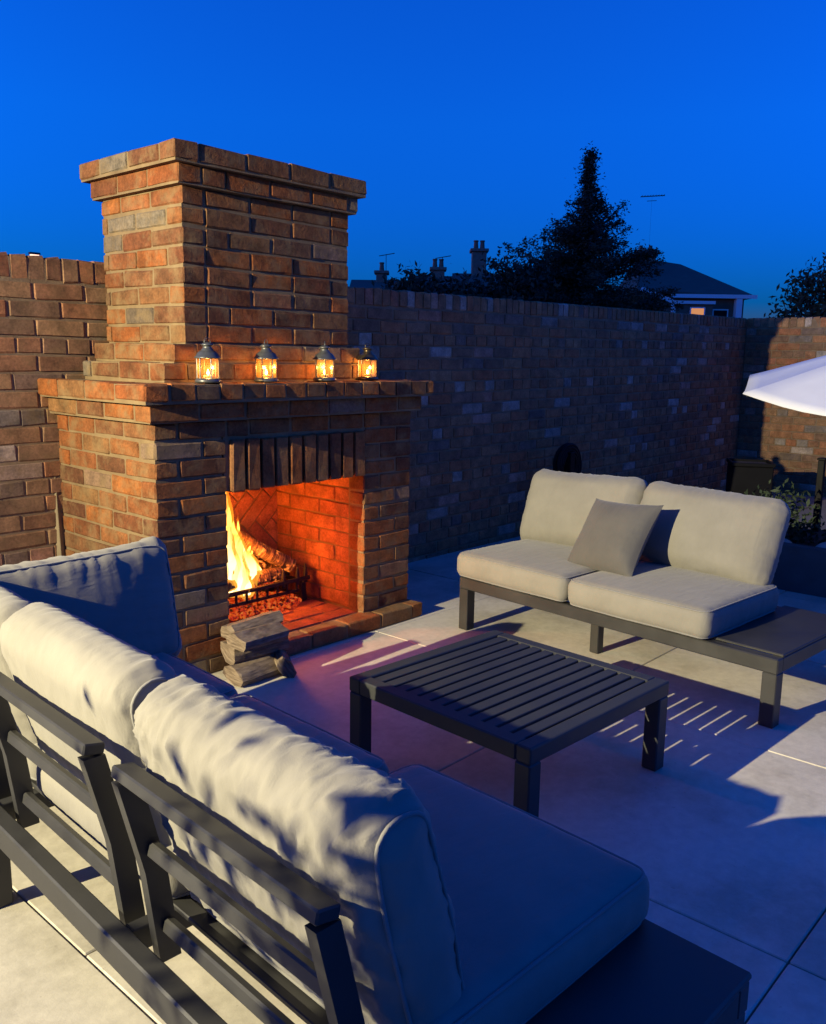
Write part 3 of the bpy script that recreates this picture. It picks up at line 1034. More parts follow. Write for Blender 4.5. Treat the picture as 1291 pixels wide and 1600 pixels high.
for lab, y_, ln, sd in (('light grey back cushion on the left of the far sofa, behind the scatter cushion', -0.27, 0.655, 13), ('light grey back cushion on the right of the far sofa', -0.945, 0.675, 14)):
    make_cushion('back_cushion', lab, 'cushion', 'back cushions of the far sofa', 0.372, ln - 0.01, 0.15, s2back(y_, 0.4, zc=0.55, x=0.60, lean=R(22)) @ Matrix.Rotation(R(1.6 if sd == 13 else -1.2), 4, 'Z'),
                 r=0.062, puff=0.046, wr=0.0042, seed=sd, pinch=0.026, piping=False, step=0.011)
V, F = pillow_geo(0.375, 0.385, 0.15, 3)
sc = mesh_obj('scatter_cushion', V, F, M_SCATTER, None, True)
sc.matrix_world = Matrix.Translation(Vector(S2)) @ Matrix.Rotation(S2A, 4, 'Z') @ Matrix.Translation(Vector((0.30, -0.66, 0.525))) @ Matrix.Rotation(R(-8), 4, 'Z') @ Matrix.Rotation(R(36), 4, 'Y') @ Matrix.Rotation(R(-90), 4, 'Y') @ Matrix.Rotation(R(4), 4, 'Z')
tag(sc, 'square darker grey scatter cushion leaning between the two far seats', 'cushion')

# ------------------------------------------------------------------ coffee table
TA = R(-3.0)
ct = tag(empty('coffee_table', (0.410, -1.378, 0), TA), 'low square charcoal slatted coffee table between the two sofas', 'table')
TH, TW = 0.298, 0.73
hw = TW / 2
fr = 0.05
for sy in (-1, 1):
    a, b = sorted((sy * hw, sy * (hw - fr)))
    box('frame_rail', -hw, hw, a, b, TH - 0.05, TH, M_TABLE, ct, 0.006, 2)
for sx in (-1, 1):
    a, b = sorted((sx * hw, sx * (hw - fr)))
    box('frame_rail', a, b, -hw + fr + .0005, hw - fr - .0005, TH - 0.0495, TH - 0.0006, M_TABLE, ct, 0.004, 1)
    for sy in (-1, 1):
        c, d = sorted((sy * hw - sy * .001, sy * (hw - 0.054)))
        a2, b2 = sorted((sx * hw - sx * .001, sx * (hw - 0.054)))
        box('leg', a2, b2, c, d, 0, TH - 0.0505, M_TABLE, ct, 0.004)
nsl = 12
span = 2 * (hw - fr)
pit = (span - 0.010) / nsl
for i in range(nsl):
    y = -hw + fr + 0.010 + i * pit
    box('slat', -hw + fr - 0.004, hw - fr + 0.004, y, y + pit - 0.012, TH - 0.019, TH - 0.003, M_TABLE, ct, 0.002)
box('under_brace', -0.02, 0.02, -hw + fr + .001, hw - fr - .001, TH - 0.05, TH - 0.0195, M_TABLE, ct, 0.002)

# ------------------------------------------------------------------ lanterns
M_GLASS = bpy.data.materials.new('lantern_glass')
M_GLASS.use_nodes = True
nt = M_GLASS.node_tree
nt.nodes.clear()
go = nt.nodes.new('ShaderNodeOutputMaterial')
tb = nt.nodes.new('ShaderNodeBsdfTransparent'); tb.inputs['Color'].default_value = (1.0, 0.93, 0.8, 1)
tl = nt.nodes.new('ShaderNodeBsdfTranslucent'); tl.inputs['Color'].default_value = (0.9, 0.55, 0.2, 1)
gl = nt.nodes.new('ShaderNodeBsdfGlossy'); gl.inputs['Roughness'].default_value = 0.12
m1 = nt.nodes.new('ShaderNodeMixShader'); m1.inputs[0].default_value = 0.05
m2 = nt.nodes.new('ShaderNodeMixShader'); m2.inputs[0].default_value = 0.05
nt.links.new(tb.outputs[0], m1.inputs[1]); nt.links.new(tl.outputs[0], m1.inputs[2])
nt.links.new(m1.outputs[0], m2.inputs[1]); nt.links.new(gl.outputs[0], m2.inputs[2])
nt.links.new(m2.outputs[0], go.inputs['Surface'])
M_CFLAME = emis('candle_flame', (1.0, 0.62, 0.18), 9)

def make_lantern(loc, rz, label, tin):
    root = empty('lantern', loc, rz)
    root.scale = (0.97, 0.97, 0.93)
    tag(root, label, 'lantern', 'tea light lanterns on the mantel shelf')
    V, F = lathe([(0.0, 0.0), (0.050, 0.0), (0.053, 0.004), (0.053, 0.010), (0.047, 0.016), (0.044, 0.018), (0.0, 0.0181)], 28)
    mesh_obj('base', V, F, tin, root, True)
    n = 6
    for k in range(n):
        a0, a1 = 2 * math.pi * k / n, 2 * math.pi * (k + 1) / n
        r0 = 0.044
        p = Vector((r0 * math.cos(a0), r0 * math.sin(a0), 0)); q = Vector((r0 * math.cos(a1), r0 * math.sin(a1), 0))
        d = (q - p).normalized() * 0.002
        nn = Vector((-(p + q).x, -(p + q).y, 0)).normalized() * 0.0012
        p2, q2 = p + d, q - d
        vs_ = [p2 + Vector((0, 0, .019)), q2 + Vector((0, 0, .019)), q2 + Vector((0, 0, .099)), p2 + Vector((0, 0, .099))]
        vs_ = vs_ + [x + nn for x in vs_]
        mesh_obj('pane', vs_, [(0, 1, 2, 3), (7, 6, 5, 4), (0, 4, 5, 1), (1, 5, 6, 2), (2, 6, 7, 3), (3, 7, 4, 0)], M_GLASS, root)
        tv, tf = tube([p + Vector((0, 0, .017)), p + Vector((0, 0, .102))], 0.0022, False, 6)
        mesh_obj('corner_bar', tv, tf, tin, root)
    V, F = lathe([(0.046, 0.100), (0.054, 0.101), (0.054, 0.105), (0.047, 0.110), (0.041, 0.122), (0.031, 0.131), (0.024, 0.134), (0.024, 0.139), (0.019, 0.140), (0.019, 0.153), (0.025, 0.154), (0.025, 0.158), (0.016, 0.164), (0.006, 0.168), (0.0, 0.1685)], 28)
    rf = mesh_obj('roof', V, F, tin, root, True)
    pts = [Vector((0.017 * math.cos(a), 0, 0.172 + 0.017 * math.sin(a) - 0.004)) for a in [2 * math.pi * i / 20 for i in range(20)]]
    tv, tf = tube(pts, 0.0016, True, 6)
    mesh_obj('hanging_ring', tv, tf, tin, rf, True)
    V, F = lathe([(0.0, 0.0182), (0.019, 0.0182), (0.019, 0.030), (0.0, 0.0302)], 16)
    cd = mesh_obj('tea_light', V, F, M_WAX, root, True)
    V, F = lathe([(0.0005, 0.0305), (0.004, 0.034), (0.0055, 0.039), (0.0035, 0.047), (0.0003, 0.056)], 10)
    mesh_obj('flame', V, F, M_CFLAME, cd, True)
    li = bpy.data.lights.new('tea_light_glow', 'POINT')
    li.energy = 0.20
    li.color = (1.0, 0.50, 0.14)
    li.shadow_soft_size = 0.008
    lo = bpy.data.objects.new('tea_light_glow', li)
    link(lo, cd)
    lo.location = (0, 0, 0.062)
    return root
M_TIN2 = plain('lantern_bronze', (0.13, 0.10, 0.06), 0.35, 0.9, 30, 0.2)
make_lantern((0.238, -0.018, 1.2), 0.2, 'pewter tea light lantern nearest the left end of the mantel shelf', M_TIN)
make_lantern((0.525, -0.018, 1.2), 0.5, 'pewter tea light lantern second from the left on the mantel shelf', M_TIN)
make_lantern((0.850, -0.018, 1.2), 0.9, 'pewter tea light lantern third from the left on the mantel shelf', M_TIN)
make_lantern((1.165, 0.030, 1.2), 0.1, 'bronze tinted tea light lantern at the right, past the chimney stack', M_TIN2)

# ------------------------------------------------------------------ fire
GR = (0.815, 0.515, 0.072)
gr = tag(empty('fire_grate', GR, R(0)), 'black cast iron fire grate with upright prongs inside the fireplace', 'grate')
for y in (-0.13, 0.0, 0.13):
    V, F = tube([(-0.26, y, 0.115), (0.26, y, 0.115)], 0.010, False, 8)
    mesh_obj('bar', V, F, M_IRON, gr)
for x in (-0.24, -0.12, 0.0, 0.12, 0.24):
    bm = bmesh.new()
    bar(bm, (x, -0.15, 0.105), (x, 0.15, 0.105), 0.014, 0.018)
    bm_obj('cross_bar', bm, M_IRON, gr)
bm = bmesh.new()
bar(bm, (-0.27, -0.155, 0.125), (0.27, -0.155, 0.125), 0.014, 0.020)
bar(bm, (-0.27, -0.155, 0.070), (0.20, -0.155, 0.070), 0.012, 0.016)
for i in range(8):
    x = -0.25 + i * 0.062
    bar(bm, (x, -0.155, 0.066), (x, -0.155, 0.125), 0.010, 0.012, 0.002, Vector((0, 1, 0)))
bm_obj('front_fence', bm, M_IRON, gr)
for x, y in ((0.255, -0.14), (0.255, 0.0), (0.20, 0.14), (-0.255, -0.14), (0.19, -0.155), (0.10, -0.155)):
    V, F = lathe([(0.011, 0.10), (0.010, 0.16), (0.006, 0.185), (0.0005, 0.20)], 8)
    pr = mesh_obj('prong', V, F, M_IRON, gr)
    pr.location = (x, y, 0)
for x, y in ((0.24, -0.13), (-0.24, -0.13), (0.24, 0.13), (-0.24, 0.13)):
    bm = bmesh.new()
    bar(bm, (x, y, 0.112), (x + math.copysign(0.012, x), y, 0.0), 0.034, 0.022, 0.004, Vector((0, 1, 0)))
    bm_obj('leg', bm, M_IRON, gr)

def log_mat(name, charred):
    mt, nt, bs = nodes_mat(name)
    tc = nt.nodes.new('ShaderNodeTexCoord')
    mp = nt.nodes.new('ShaderNodeMapping')
    mp.inputs['Scale'].default_value = (5, 5, 40)
    nt.links.new(tc.outputs['Object'], mp.inputs['Vector'])
    n = noise_node(nt, 3, 5, 0.6, vec=mp.outputs['Vector'])
    if charred:
        cr = ramp(nt, [(0.35, (0.02, 0.015, 0.012)), (0.5, (0.10, 0.06, 0.03)), (0.7, (0.36, 0.25, 0.13))])
    else:
        cr = ramp(nt, [(0.3, (0.06, 0.04, 0.026)), (0.5, (0.16, 0.115, 0.08)), (0.7, (0.25, 0.19, 0.135))])
    nt.links.new(n.outputs['Fac'], cr.inputs['Fac'])
    nt.links.new(cr.outputs['Color'], bs.inputs['Base Color'])
    bs.inputs['Roughness'].default_value = 0.9
    bump(nt, bs, n.outputs['Fac'], 0.7, 0.008)
    if charred:
        n2 = noise_node(nt, 16, 4, 0.6, vec=tc.outputs['Object'])
        r2 = ramp(nt, [(0.55, (0, 0, 0)), (0.66, (1, 1, 1))])
        nt.links.new(n2.outputs['Fac'], r2.inputs['Fac'])
        m_ = nt.nodes.new('ShaderNodeMath'); m_.operation = 'MULTIPLY'; m_.inputs[1].default_value = 0.4
        nt.links.new(r2.outputs['Color'], m_.inputs[0])
        bs.inputs['Emission Color'].default_value = (1.0, 0.22, 0.03, 1)
        nt.links.new(m_.outputs[0], bs.inputs['Emission Strength'])
    return mt
M_BURN = log_mat('burning_bark', True)
M_LOG = log_mat('seasoned_split_wood', False)

def round_log(name, p, q, r, mat, seed, label, group=None, n=18, seg=14):
    p, q = Vector(p), Vector(q)
    d = q - p
    V, F = [], []
    so = Vector((seed * 5.1, 0, seed))
    zz = d.length
    for i in range(seg + 1):
        t = i / seg
        for k in range(n):
            a = 2 * math.pi * k / n
            rr = r * (1 + 0.16 * noise.noise(Vector((math.cos(a) * 1.5, math.sin(a) * 1.5, t * 2)) + so) + 0.06 * noise.noise(Vector((math.cos(a) * 5, math.sin(a) * 5, t * 9)) + so))
            V.append((rr * math.cos(a), rr * math.sin(a), t * zz))
    for i in range(seg):
        for k in range(n):
            F.append((i * n + k, i * n + (k + 1) % n, (i + 1) * n + (k + 1) % n, (i + 1) * n + k))
    F.append(tuple(range(n))[::-1]); F.append(tuple(seg * n + k for k in range(n)))
    o = mesh_obj(name, V, F, mat, None)
    o.matrix_world = Matrix.Translation(p) @ d.to_track_quat('Z', 'Y').to_matrix().to_4x4()
    return tag(o, label, 'log', group)
round_log('burning_log', (0.76, 0.52, 0.425), (1.02, 0.42, 0.255), 0.037, M_BURN, 1, 'birch log burning on top, sloping down to the grate prongs', 'burning logs')
round_log('burning_log', (0.58, 0.57, 0.235), (1.01, 0.58, 0.225), 0.042, M_BURN, 2, 'charred log lying level along the back of the grate', 'burning logs')
round_log('burning_log', (0.60, 0.42, 0.232), (0.95, 0.44, 0.225), 0.036, M_BURN, 3, 'charred log lying level along the front of the grate', 'burning logs')
round_log('burning_log', (0.62, 0.42, 0.30), (0.88, 0.56, 0.31), 0.036, M_BURN, 4, 'split log lying crosswise in the middle of the flames', 'burning logs')

def ember_mat():
    mt, nt, bs = nodes_mat('glowing_embers')
    oi = noise_node(nt, 38, 3, 0.6, vec=world_pos(nt))
    cr = ramp(nt, [(0.40, (0.0, 0.0, 0.0)), (0.52, (0.9, 0.05, 0.004)), (0.66, (1.0, 0.25, 0.03)), (0.78, (1.0, 0.6, 0.2))])
    nt.links.new(oi.outputs['Fac'], cr.inputs['Fac'])
    bs.inputs['Base Color'].default_value = (0.05, 0.04, 0.035, 1)
    bs.inputs['Roughness'].default_value = 0.95
    nt.links.new(cr.outputs['Color'], bs.inputs['Emission Color'])
    bs.inputs['Emission Strength'].default_value = 0.12
    return mt
M_EMBER = ember_mat()
def lumps(name, n, cx, cy, cz, rx, ry, zf, size, mat, label, cat):
    bm = bmesh.new()
    for i in range(n):
        a = random.random() * 2 * math.pi; rr = math.sqrt(random.random())
        x, y = cx + rx * rr * math.cos(a), cy + ry * rr * math.sin(a)
        s = size * random.uniform(0.5, 1.3)
        z = cz + zf * (1 - rr * rr) * random.random() + s * 0.3
        M = Matrix.Translation((x, y, z)) @ Matrix.Rotation(random.random() * 6, 4, Vector((random.random(), random.random(), 1)).normalized()) @ Matrix.Diagonal((s, s * random.uniform(.6, 1), s * random.uniform(.5, .8), 1))
        bmesh.ops.create_icosphere(bm, subdivisions=1, radius=0.5, matrix=M)
    o = bm_obj(name, bm, mat)
    return tag(o, label, cat, kind='stuff')
lumps('embers', 420, 0.80, 0.46, 0.071, 0.27, 0.17, 0.045, 0.030, M_EMBER, 'glowing red embers and ash heaped under the grate', 'embers')
lumps('coals', 160, 0.76, 0.50, 0.185, 0.20, 0.11, 0.05, 0.045, M_EMBER, 'bed of glowing coals between the logs on the grate', 'coals')

def flame_mat(name, stops, alpha_stops, strength):
    mt = bpy.data.materials.new(name)
    mt.use_nodes = True
    nt = mt.node_tree
    nt.nodes.clear()
    o = nt.nodes.new('ShaderNodeOutputMaterial')
    tc = nt.nodes.new('ShaderNodeTexCoord')
    sp_ = nt.nodes.new('ShaderNodeSeparateXYZ')
    nt.links.new(tc.outputs['Generated'], sp_.inputs[0])
    nz = noise_node(nt, 9, 3, 0.5, vec=tc.outputs['Object'])
    ad = nt.nodes.new('ShaderNodeMath'); ad.operation = 'MULTIPLY_ADD'; ad.inputs[1].default_value = 0.35
    nt.links.new(nz.outputs['Fac'], ad.inputs[0]); nt.links.new(sp_.outputs['Z'], ad.inputs[2])
    cr = ramp(nt, stops); nt.links.new(ad.outputs[0], cr.inputs['Fac'])
    al = ramp(nt, alpha_stops); nt.links.new(ad.outputs[0], al.inputs['Fac'])
    em = nt.nodes.new('ShaderNodeEmission'); em.inputs['Strength'].default_value = strength
    nt.links.new(cr.outputs['Color'], em.inputs['Color'])
    tr_ = nt.nodes.new('ShaderNodeBsdfTransparent')
    mx = nt.nodes.new('ShaderNodeMixShader')
    nt.links.new(al.outputs['Color'], mx.inputs[0])
    nt.links.new(tr_.outputs[0], mx.inputs[1]); nt.links.new(em.outputs[0], mx.inputs[2])
    nt.links.new(mx.outputs[0], o.inputs['Surface'])
    return mt
M_FLAME_IN = flame_mat('flame_core', [(0.1, (1, 0.80, 0.40)), (0.6, (1, 0.72, 0.25)), (1.1, (1, 0.45, 0.06))], [(0.5, (0.95,) * 3), (1.0, (0.7,) * 3), (1.25, (0.2,) * 3)], 1.1)
M_FLAME_OUT = flame_mat('flame_sheath', [(0.1, (1, 0.42, 0.05)), (0.6, (1, 0.35, 0.03)), (1.1, (1, 0.20, 0.01))], [(0.4, (0.45,) * 3), (0.9, (0.5,) * 3), (1.2, (0.25,) * 3)], 0.3)
def tongue(base, h, w, seed, lean=(0, 0)):
    """verts/faces of a curling flame tongue"""
    n, seg = 12, 22
    V, F = [], []
    so = Vector((seed * 9.1, seed * 3.3, 0))
    for i in range(seg + 1):
        t = i / seg
        rr = w * (0.55 + 0.45 * math.sin(min(1, t * 2.2) * math.pi / 2)) * (1 - t) ** 0.75 + 0.0006
        ox = lean[0] * t + 0.05 * t * noise.noise(Vector((t * 3, 0, 0)) + so)
        oy = lean[1] * t + 0.05 * t * noise.noise(Vector((0, t * 3, 5)) + so)
        for k in range(n):
            a = 2 * math.pi * k / n + t * 1.5
            q = rr * (1 + 0.45 * noise.noise(Vector((math.cos(a) * 1.4, math.sin(a) * 1.4, t * 4)) + so))
            V.append((base[0] + ox + q * math.cos(a), base[1] + oy + q * 0.8 * math.sin(a), base[2] + t * h))
    for i in range(seg):
        for k in range(n):
            F.append((i * n + k, i * n + (k + 1) % n, (i + 1) * n + (k + 1) % n, (i + 1) * n + k))
    return V, F
flames = tag(empty('fire', (0.735, 0.49, 0.2)), 'bright yellow flames leaping from the logs in the grate', 'fire')
FT = [((-0.095, -0.07, -0.02), 0.42, 0.060, (-0.01, 0.0)), ((-0.13, -0.05, -0.02), 0.30, 0.060, (0.0, 0.0)), ((-0.03, 0.02, 0.02), 0.50, 0.046, (-0.03, 0.0)),
      ((0.045, -0.02, 0.02), 0.30, 0.050, (-0.09, 0.0)), ((0.02, -0.07, 0.0), 0.20, 0.055, (0.0, 0.0)), ((0.10, -0.04, 0.04), 0.13, 0.032, (-0.05, 0)),
      ((0.06, 0.05, 0.06), 0.24, 0.030, (-0.01, 0)), ((-0.03, -0.10, -0.03), 0.16, 0.050, (0, 0)),
      ((-0.06, -0.09, -0.02), 0.26, 0.055, (0.01, 0))]
for i, (b, h_, w_, ln) in enumerate(FT):
    V, F = tongue(b, h_, w_ * 0.72, i + 1, ln)
    fo = mesh_obj('flame_tongue', V, F, M_FLAME_IN, flames, True)
    V, F = tongue((b[0], b[1], b[2] - 0.01), h_ * 1.14, w_ * 1.12, i + 1, (ln[0] * 1.1, ln[1]))
    mesh_obj('flame_sheath', V, F, M_FLAME_OUT, fo, True)
for i, (x, y, z, en, rad) in enumerate(((-0.04, -0.02, 0.22, 8.0, 0.07), (0.04, -0.08, 0.09, 1.6, 0.06))):
    li = bpy.data.lights.new('fire_glow', 'POINT')
    li.energy = en
    li.color = (1.0, 0.205, 0.016)
    li.shadow_soft_size = rad
    lo = bpy.data.objects.new('fire_glow', li)
    link(lo, flames)
    lo.location = (x, y, z)

# ------------------------------------------------------------------ stacked firewood by the hearth
def split_log(loc, L, rad, rz, tilt, roll, seed, label, wedge=True):
    """a quarter-split log: length along local x"""
    rr = random.Random(seed)
    n = 10
    prof = []
    for k in range(n):
        a = 2 * math.pi * k / n
        q = rad * rr.uniform(0.82, 1.12)
        prof.append((q * math.cos(a) * 1.25, max(-rad * 0.62, q * math.sin(a) * 0.85)))
    seg = 10
    V, F = [], []
    for i in range(seg + 1):
        t = i / seg
        for k, (y, z) in enumerate(prof):
            s = 1 + 0.07 * noise.noise(Vector((t * 4, k * 0.8, seed)))
            dx = (rr.uniform(-.008, .008) if i in (0, seg) else 0)
            V.append((-L / 2 + t * L + dx, y * s, z * s))
    for i in range(seg):
        for k in range(n):
            F.append((i * n + k, (i + 1) * n + k, (i + 1) * n + (k + 1) % n, i * n + (k + 1) % n))
    F.append(tuple(range(n))); F.append(tuple(seg * n + k for k in range(n))[::-1])
    o = mesh_obj('firewood_log', V, F, M_LOG)
    o.location = loc
    o.rotation_euler = (roll, tilt, rz)
    return tag(o, label, 'log', 'firewood stacked by the hearth')
split_log((0.345, -0.165, 0.040), 0.27, 0.050, R(4), 0, 0.1, 21, 'grey split log at the front bottom of the firewood stack')
split_log((0.36, -0.125, 0.118), 0.27, 0.050, R(-3), R(1), 0.5, 22, 'grey split log in the middle of the firewood stack')
split_log((0.34, -0.18, 0.175), 0.25, 0.042, R(8), R(3), 0.2, 23, 'flat grey split log on the top front of the firewood stack')
split_log((0.37, -0.10, 0.20), 0.26, 0.040, R(2), R(-2), 0.0, 24, 'grey split log on the top back of the firewood stack')
split_log((0.445, -0.20, 0.045), 0.15, 0.042, R(60), R(-3), 0.9, 25, 'short split log poking out at the right of the firewood stack')

# ------------------------------------------------------------------ far right: coil, planter box, raised bed, parasol
hc = tag(empty('hose_coil', (3.70, 0.52, 0.545), rang), 'round black coil standing against the dark wall behind the sofa', 'hose')
for i in range(4):
    for j in range(2):
        rr = 0.155 - i * 0.022
        pts = [Vector((rr * math.cos(a), -0.02 - j * 0.024 + 0.004 * math.sin(3 * a + i), rr * math.sin(a))) for a in [2 * math.pi * k / 40 for k in range(40)]]
        V, F = tube(pts, 0.0125, True, 8)
        mesh_obj('loop', V, F, M_BLACK, hc, True)
box('bracket', -0.03, 0.03, -0.075, 0.06, -0.545, 0.10, M_BLACK, hc, 0.004)
pb = tag(empty('planter_box', (5.93, 0.00, 0.0), R(-60)), 'square black planter box in the far corner by the lit wall', 'planter')
box('body', -0.17, 0.17, -0.17, 0.17, 0, 0.42, M_BLACK, pb, 0.01)
bm = bmesh.new()
for a, b, c, d in ((-0.18, 0.18, -0.18, -0.155), (-0.18, 0.18, 0.155, 0.18), (-0.18, -0.155, -0.1545, 0.1545), (0.155, 0.18, -0.1545, 0.1545)):
    add_box(bm, a, b, c, d, 0.4205, 0.45, 0.003)
bm_obj('rim', bm, M_BLACK, pb)
mesh_obj('soil', [(-.15, -.15, .43), (.15, -.15, .43), (.15, .15, .43), (-.15, .15, .43)], [(0, 1, 2, 3)], M_SOIL, pb)

bed = tag(empty('raised_bed', (3.35, -1.2, 0)), 'low dark rendered raised bed behind the far sofa', 'raised bed')
box('front_wall', 0, 0.08, -2.4, 0.6, -0.02, 0.27, M_RENDER, bed, 0.006)
box('end_wall', 0.081, 0.9, 0.52, 0.599, -0.02, 0.268, M_RENDER, bed, 0.006)
box('soil', 0.0805, 0.9, -2.4, 0.519, -0.02, 0.22, M_SOIL, bed, 0.0)

def leaf_mass(bm_list, pts, size, n, spread, seed, flat=0.0):
    """append leaf quads round points: pts list of Vector"""
    rr = random.Random(seed)
    V, F = bm_list
    for p in pts:
        for i in range(n):
            c = p + Vector((rr.gauss(0, spread), rr.gauss(0, spread), rr.gauss(0, spread * 0.8)))
            d = Vector((rr.gauss(0, 1), rr.gauss(0, 1), rr.gauss(0, 1) * (1 - flat))).normalized()
            s = d.cross(Vector((rr.gauss(0, 1), rr.gauss(0, 1), rr.gauss(0, 1)))).normalized()
            L = size * rr.uniform(0.6, 1.3)
            w = L * 0.38
            k = len(V)
            V += [c - d * L / 2, c + s * w / 2, c + d * L / 2, c - s * w / 2]
            F.append((k, k + 1, k + 2, k + 3))

def shrub(name, loc, rx, ry, h, n, leaf, mat, label, cat, seed, group=None, top=None):
    rr = random.Random(seed)
    root = tag(empty(name, loc), label, cat, group)
    pts = []
    for i in range(n):
        while True:
            u, v, w = rr.uniform(-1, 1), rr.uniform(-1, 1), rr.uniform(0, 1)
            lim = 1.0 + 0.3 * noise.noise(Vector((u * 2, v * 2, w * 2 + seed)))
            if u * u + v * v + (w * 1.0) ** 2 < lim: break
        pts.append(Vector((u * rx, v * ry, w * h)))
    VF = ([], [])
    leaf_mass(VF, pts, leaf, 5, leaf * 0.9, seed)
    mesh_obj('crown' if cat == 'tree' else 'foliage', VF[0], VF[1], mat, root)
    tv, tf = [], []
    for i in range(4):
        a = 2 * math.pi * i / 4 + rr.random()
        v2, f2 = tube([(0, 0, -h * 0.6 if cat == 'tree' else -0.02), (rx * 0.12 * math.cos(a), ry * 0.12 * math.sin(a), h * 0.3), (rx * 0.4 * math.cos(a), ry * 0.4 * math.sin(a), h * 0.65)], [h * 0.035, h * 0.025, h * 0.01], False, 6)
        tf += [tuple(x + len(tv) for x in f) for f in f2]; tv += v2
    mesh_obj('trunk' if cat == 'tree' else 'stems', tv, tf, M_BARK, root)
    return root
shrub('shrub', (3.70, -1.02, 0.21), 0.22, 0.24, 0.34, 260, 0.05, M_LEAF2, 'dark leafy shrub in the raised bed beside the sofa arm', 'shrub', 4)
shrub('shrub', (3.75, -1.55, 0.21), 0.24, 0.26, 0.30, 260, 0.05, M_LEAF2, 'dark leafy shrub at the right picture edge below the parasol', 'shrub', 5)
for i, (x, y, s, lab) in enumerate(((3.50, -1.16, 0.05, 'pale rounded cobble on the raised bed nearest the sofa'), (3.50, -1.40, 0.06, 'larger pale cobble on the raised bed at the right picture edge'))):
    bm = bmesh.new()
    bmesh.ops.create_icosphere(bm, subdivisions=3, radius=s)
    for v in bm.verts:
        v.co *= 1 + 0.25 * noise.noise(v.co * 14 + Vector((i * 3, 0, 0)))
        v.co.z *= 0.65
    co = bm_obj('cobble', bm, M_COBBLE, None, True)
    co.location = (x, y, 0.22 + s * 0.5)
    tag(co, lab, 'stone', 'cobbles on the raised bed')
po = tag(empty('garden_post', (4.2, -1.12, -0.03)), 'slim dark post standing in front of the lit side wall', 'post')
box('shaft', -0.02, 0.02, -0.02, 0.02, 0, 0.72, M_BLACK, po, 0.003)
box('cap', -0.026, 0.026, -0.026, 0.026, 0.7205, 0.735, M_BLACK, po, 0.003)

pc = Vector((4.13, -1.80, 1.13))
par = tag(empty('parasol', (pc.x, pc.y, -0.03)), 'white canvas garden parasol at the right picture edge', 'parasol')
N8 = 8
prm = 1.2
V, F = [], []
ring = 14
view = math.atan2(-0.744, 0.668) + math.pi
tilt_axis = Vector((0.668, -0.744, 0))
TM = Matrix.Rotation(R(6.5), 4, tilt_axis)
V = []
seg = 48
for i in range(ring + 1):
    t = i / ring
    for k in range(seg):
        a = view + 2 * math.pi * k / seg
        ph = (k % 6) / 6.0
        # straight chords between ribs, sagging a little between them
        ch = math.cos(math.pi / N8) / math.cos((ph - 0.5) * 2 * math.pi / N8)
        r_ = prm * t * ch
        z = 0.42 * (1 - t) ** 1.08 + 0.02 * math.sin(math.pi * t) - 0.03 * t * math.sin(math.pi * ph)
        V.append(TM @ Vector((r_ * math.cos(a), r_ * math.sin(a), z)))
for i in range(ring):
    for k in range(seg):
        F.append((i * seg + k, (i + 1) * seg + k, (i + 1) * seg + (k + 1) % seg, i * seg + (k + 1) % seg))
cn = mesh_obj('canopy', V, F, M_CANVAS, par, True)
cn.location = (0, 0, pc.z + 0.03)
sm = cn.modifiers.new('cloth_thickness', 'SOLIDIFY'); sm.thickness = 0.004
for k in range(N8):
    a = view + 2 * math.pi * k / N8
    pts = [TM @ Vector((prm * t * math.cos(a), prm * t * math.sin(a), 0.42 * (1 - t) ** 1.08 + 0.02 * math.sin(math.pi * t) - 0.022)) for t in (0.02, 0.3, 0.6, 0.98)]
    tv, tf = tube(pts, 0.009, False, 6)
    rb_ = mesh_obj('rib', tv, tf, M_METAL, par)
    rb_.location = (0, 0, pc.z + 0.03)
V, F = tube([(0, 0, 0.05), (0, 0, pc.z + 0.36)], 0.022, False, 12)
mesh_obj('pole', V, F, M_METAL, par)
V, F = lathe([(0.0, 0.0), (0.26, 0.0), (0.26, 0.03), (0.20, 0.06), (0.04, 0.08), (0.035, 0.25), (0.0, 0.25)], 24)
mesh_obj('base', V, F, M_BLACK, par)

# ------------------------------------------------------------------ potted olive that dapples the near cushion
ol = tag(empty('olive_tree', (-2.6, -1.55, 0)), 'potted olive tree standing on the patio behind the near sofa', 'tree')
V, F = lathe([(0.0, 0.0), (0.16, 0.0), (0.21, 0.36), (0.23, 0.36), (0.23, 0.40), (0.19, 0.40), (0.18, 0.36), (0.0, 0.36)], 24)
mesh_obj('pot', V, F, M_POT, ol, True)
V, F = tube([(0, 0, 0.3), (0.02, 0.01, 0.6), (-0.02, -0.02, 0.9), (0.0, 0.15, 1.35)], [0.03, 0.026, 0.02, 0.008], False, 8)
mesh_obj('trunk', V, F, M_BARK, ol)
rr = random.Random(8)
VF = ([], [])
core = [Vector((rr.gauss(0, 0.10), rr.uniform(-0.42, 0.16), 1.16 + rr.gauss(0, 0.13))) for i in range(130)]
leaf_mass(VF, core, 0.07, 12, 0.035, 3)
fringe = [Vector((rr.gauss(0, 0.10), 0.17 + 0.36 * rr.random() ** 1.3, min(1.35, 1.24 + rr.gauss(0, 0.09)))) for i in range(150)]
leaf_mass(VF, fringe, 0.055, 1, 0.015, 4)
mesh_obj('crown', VF[0], VF[1], M_LEAF3, ol)

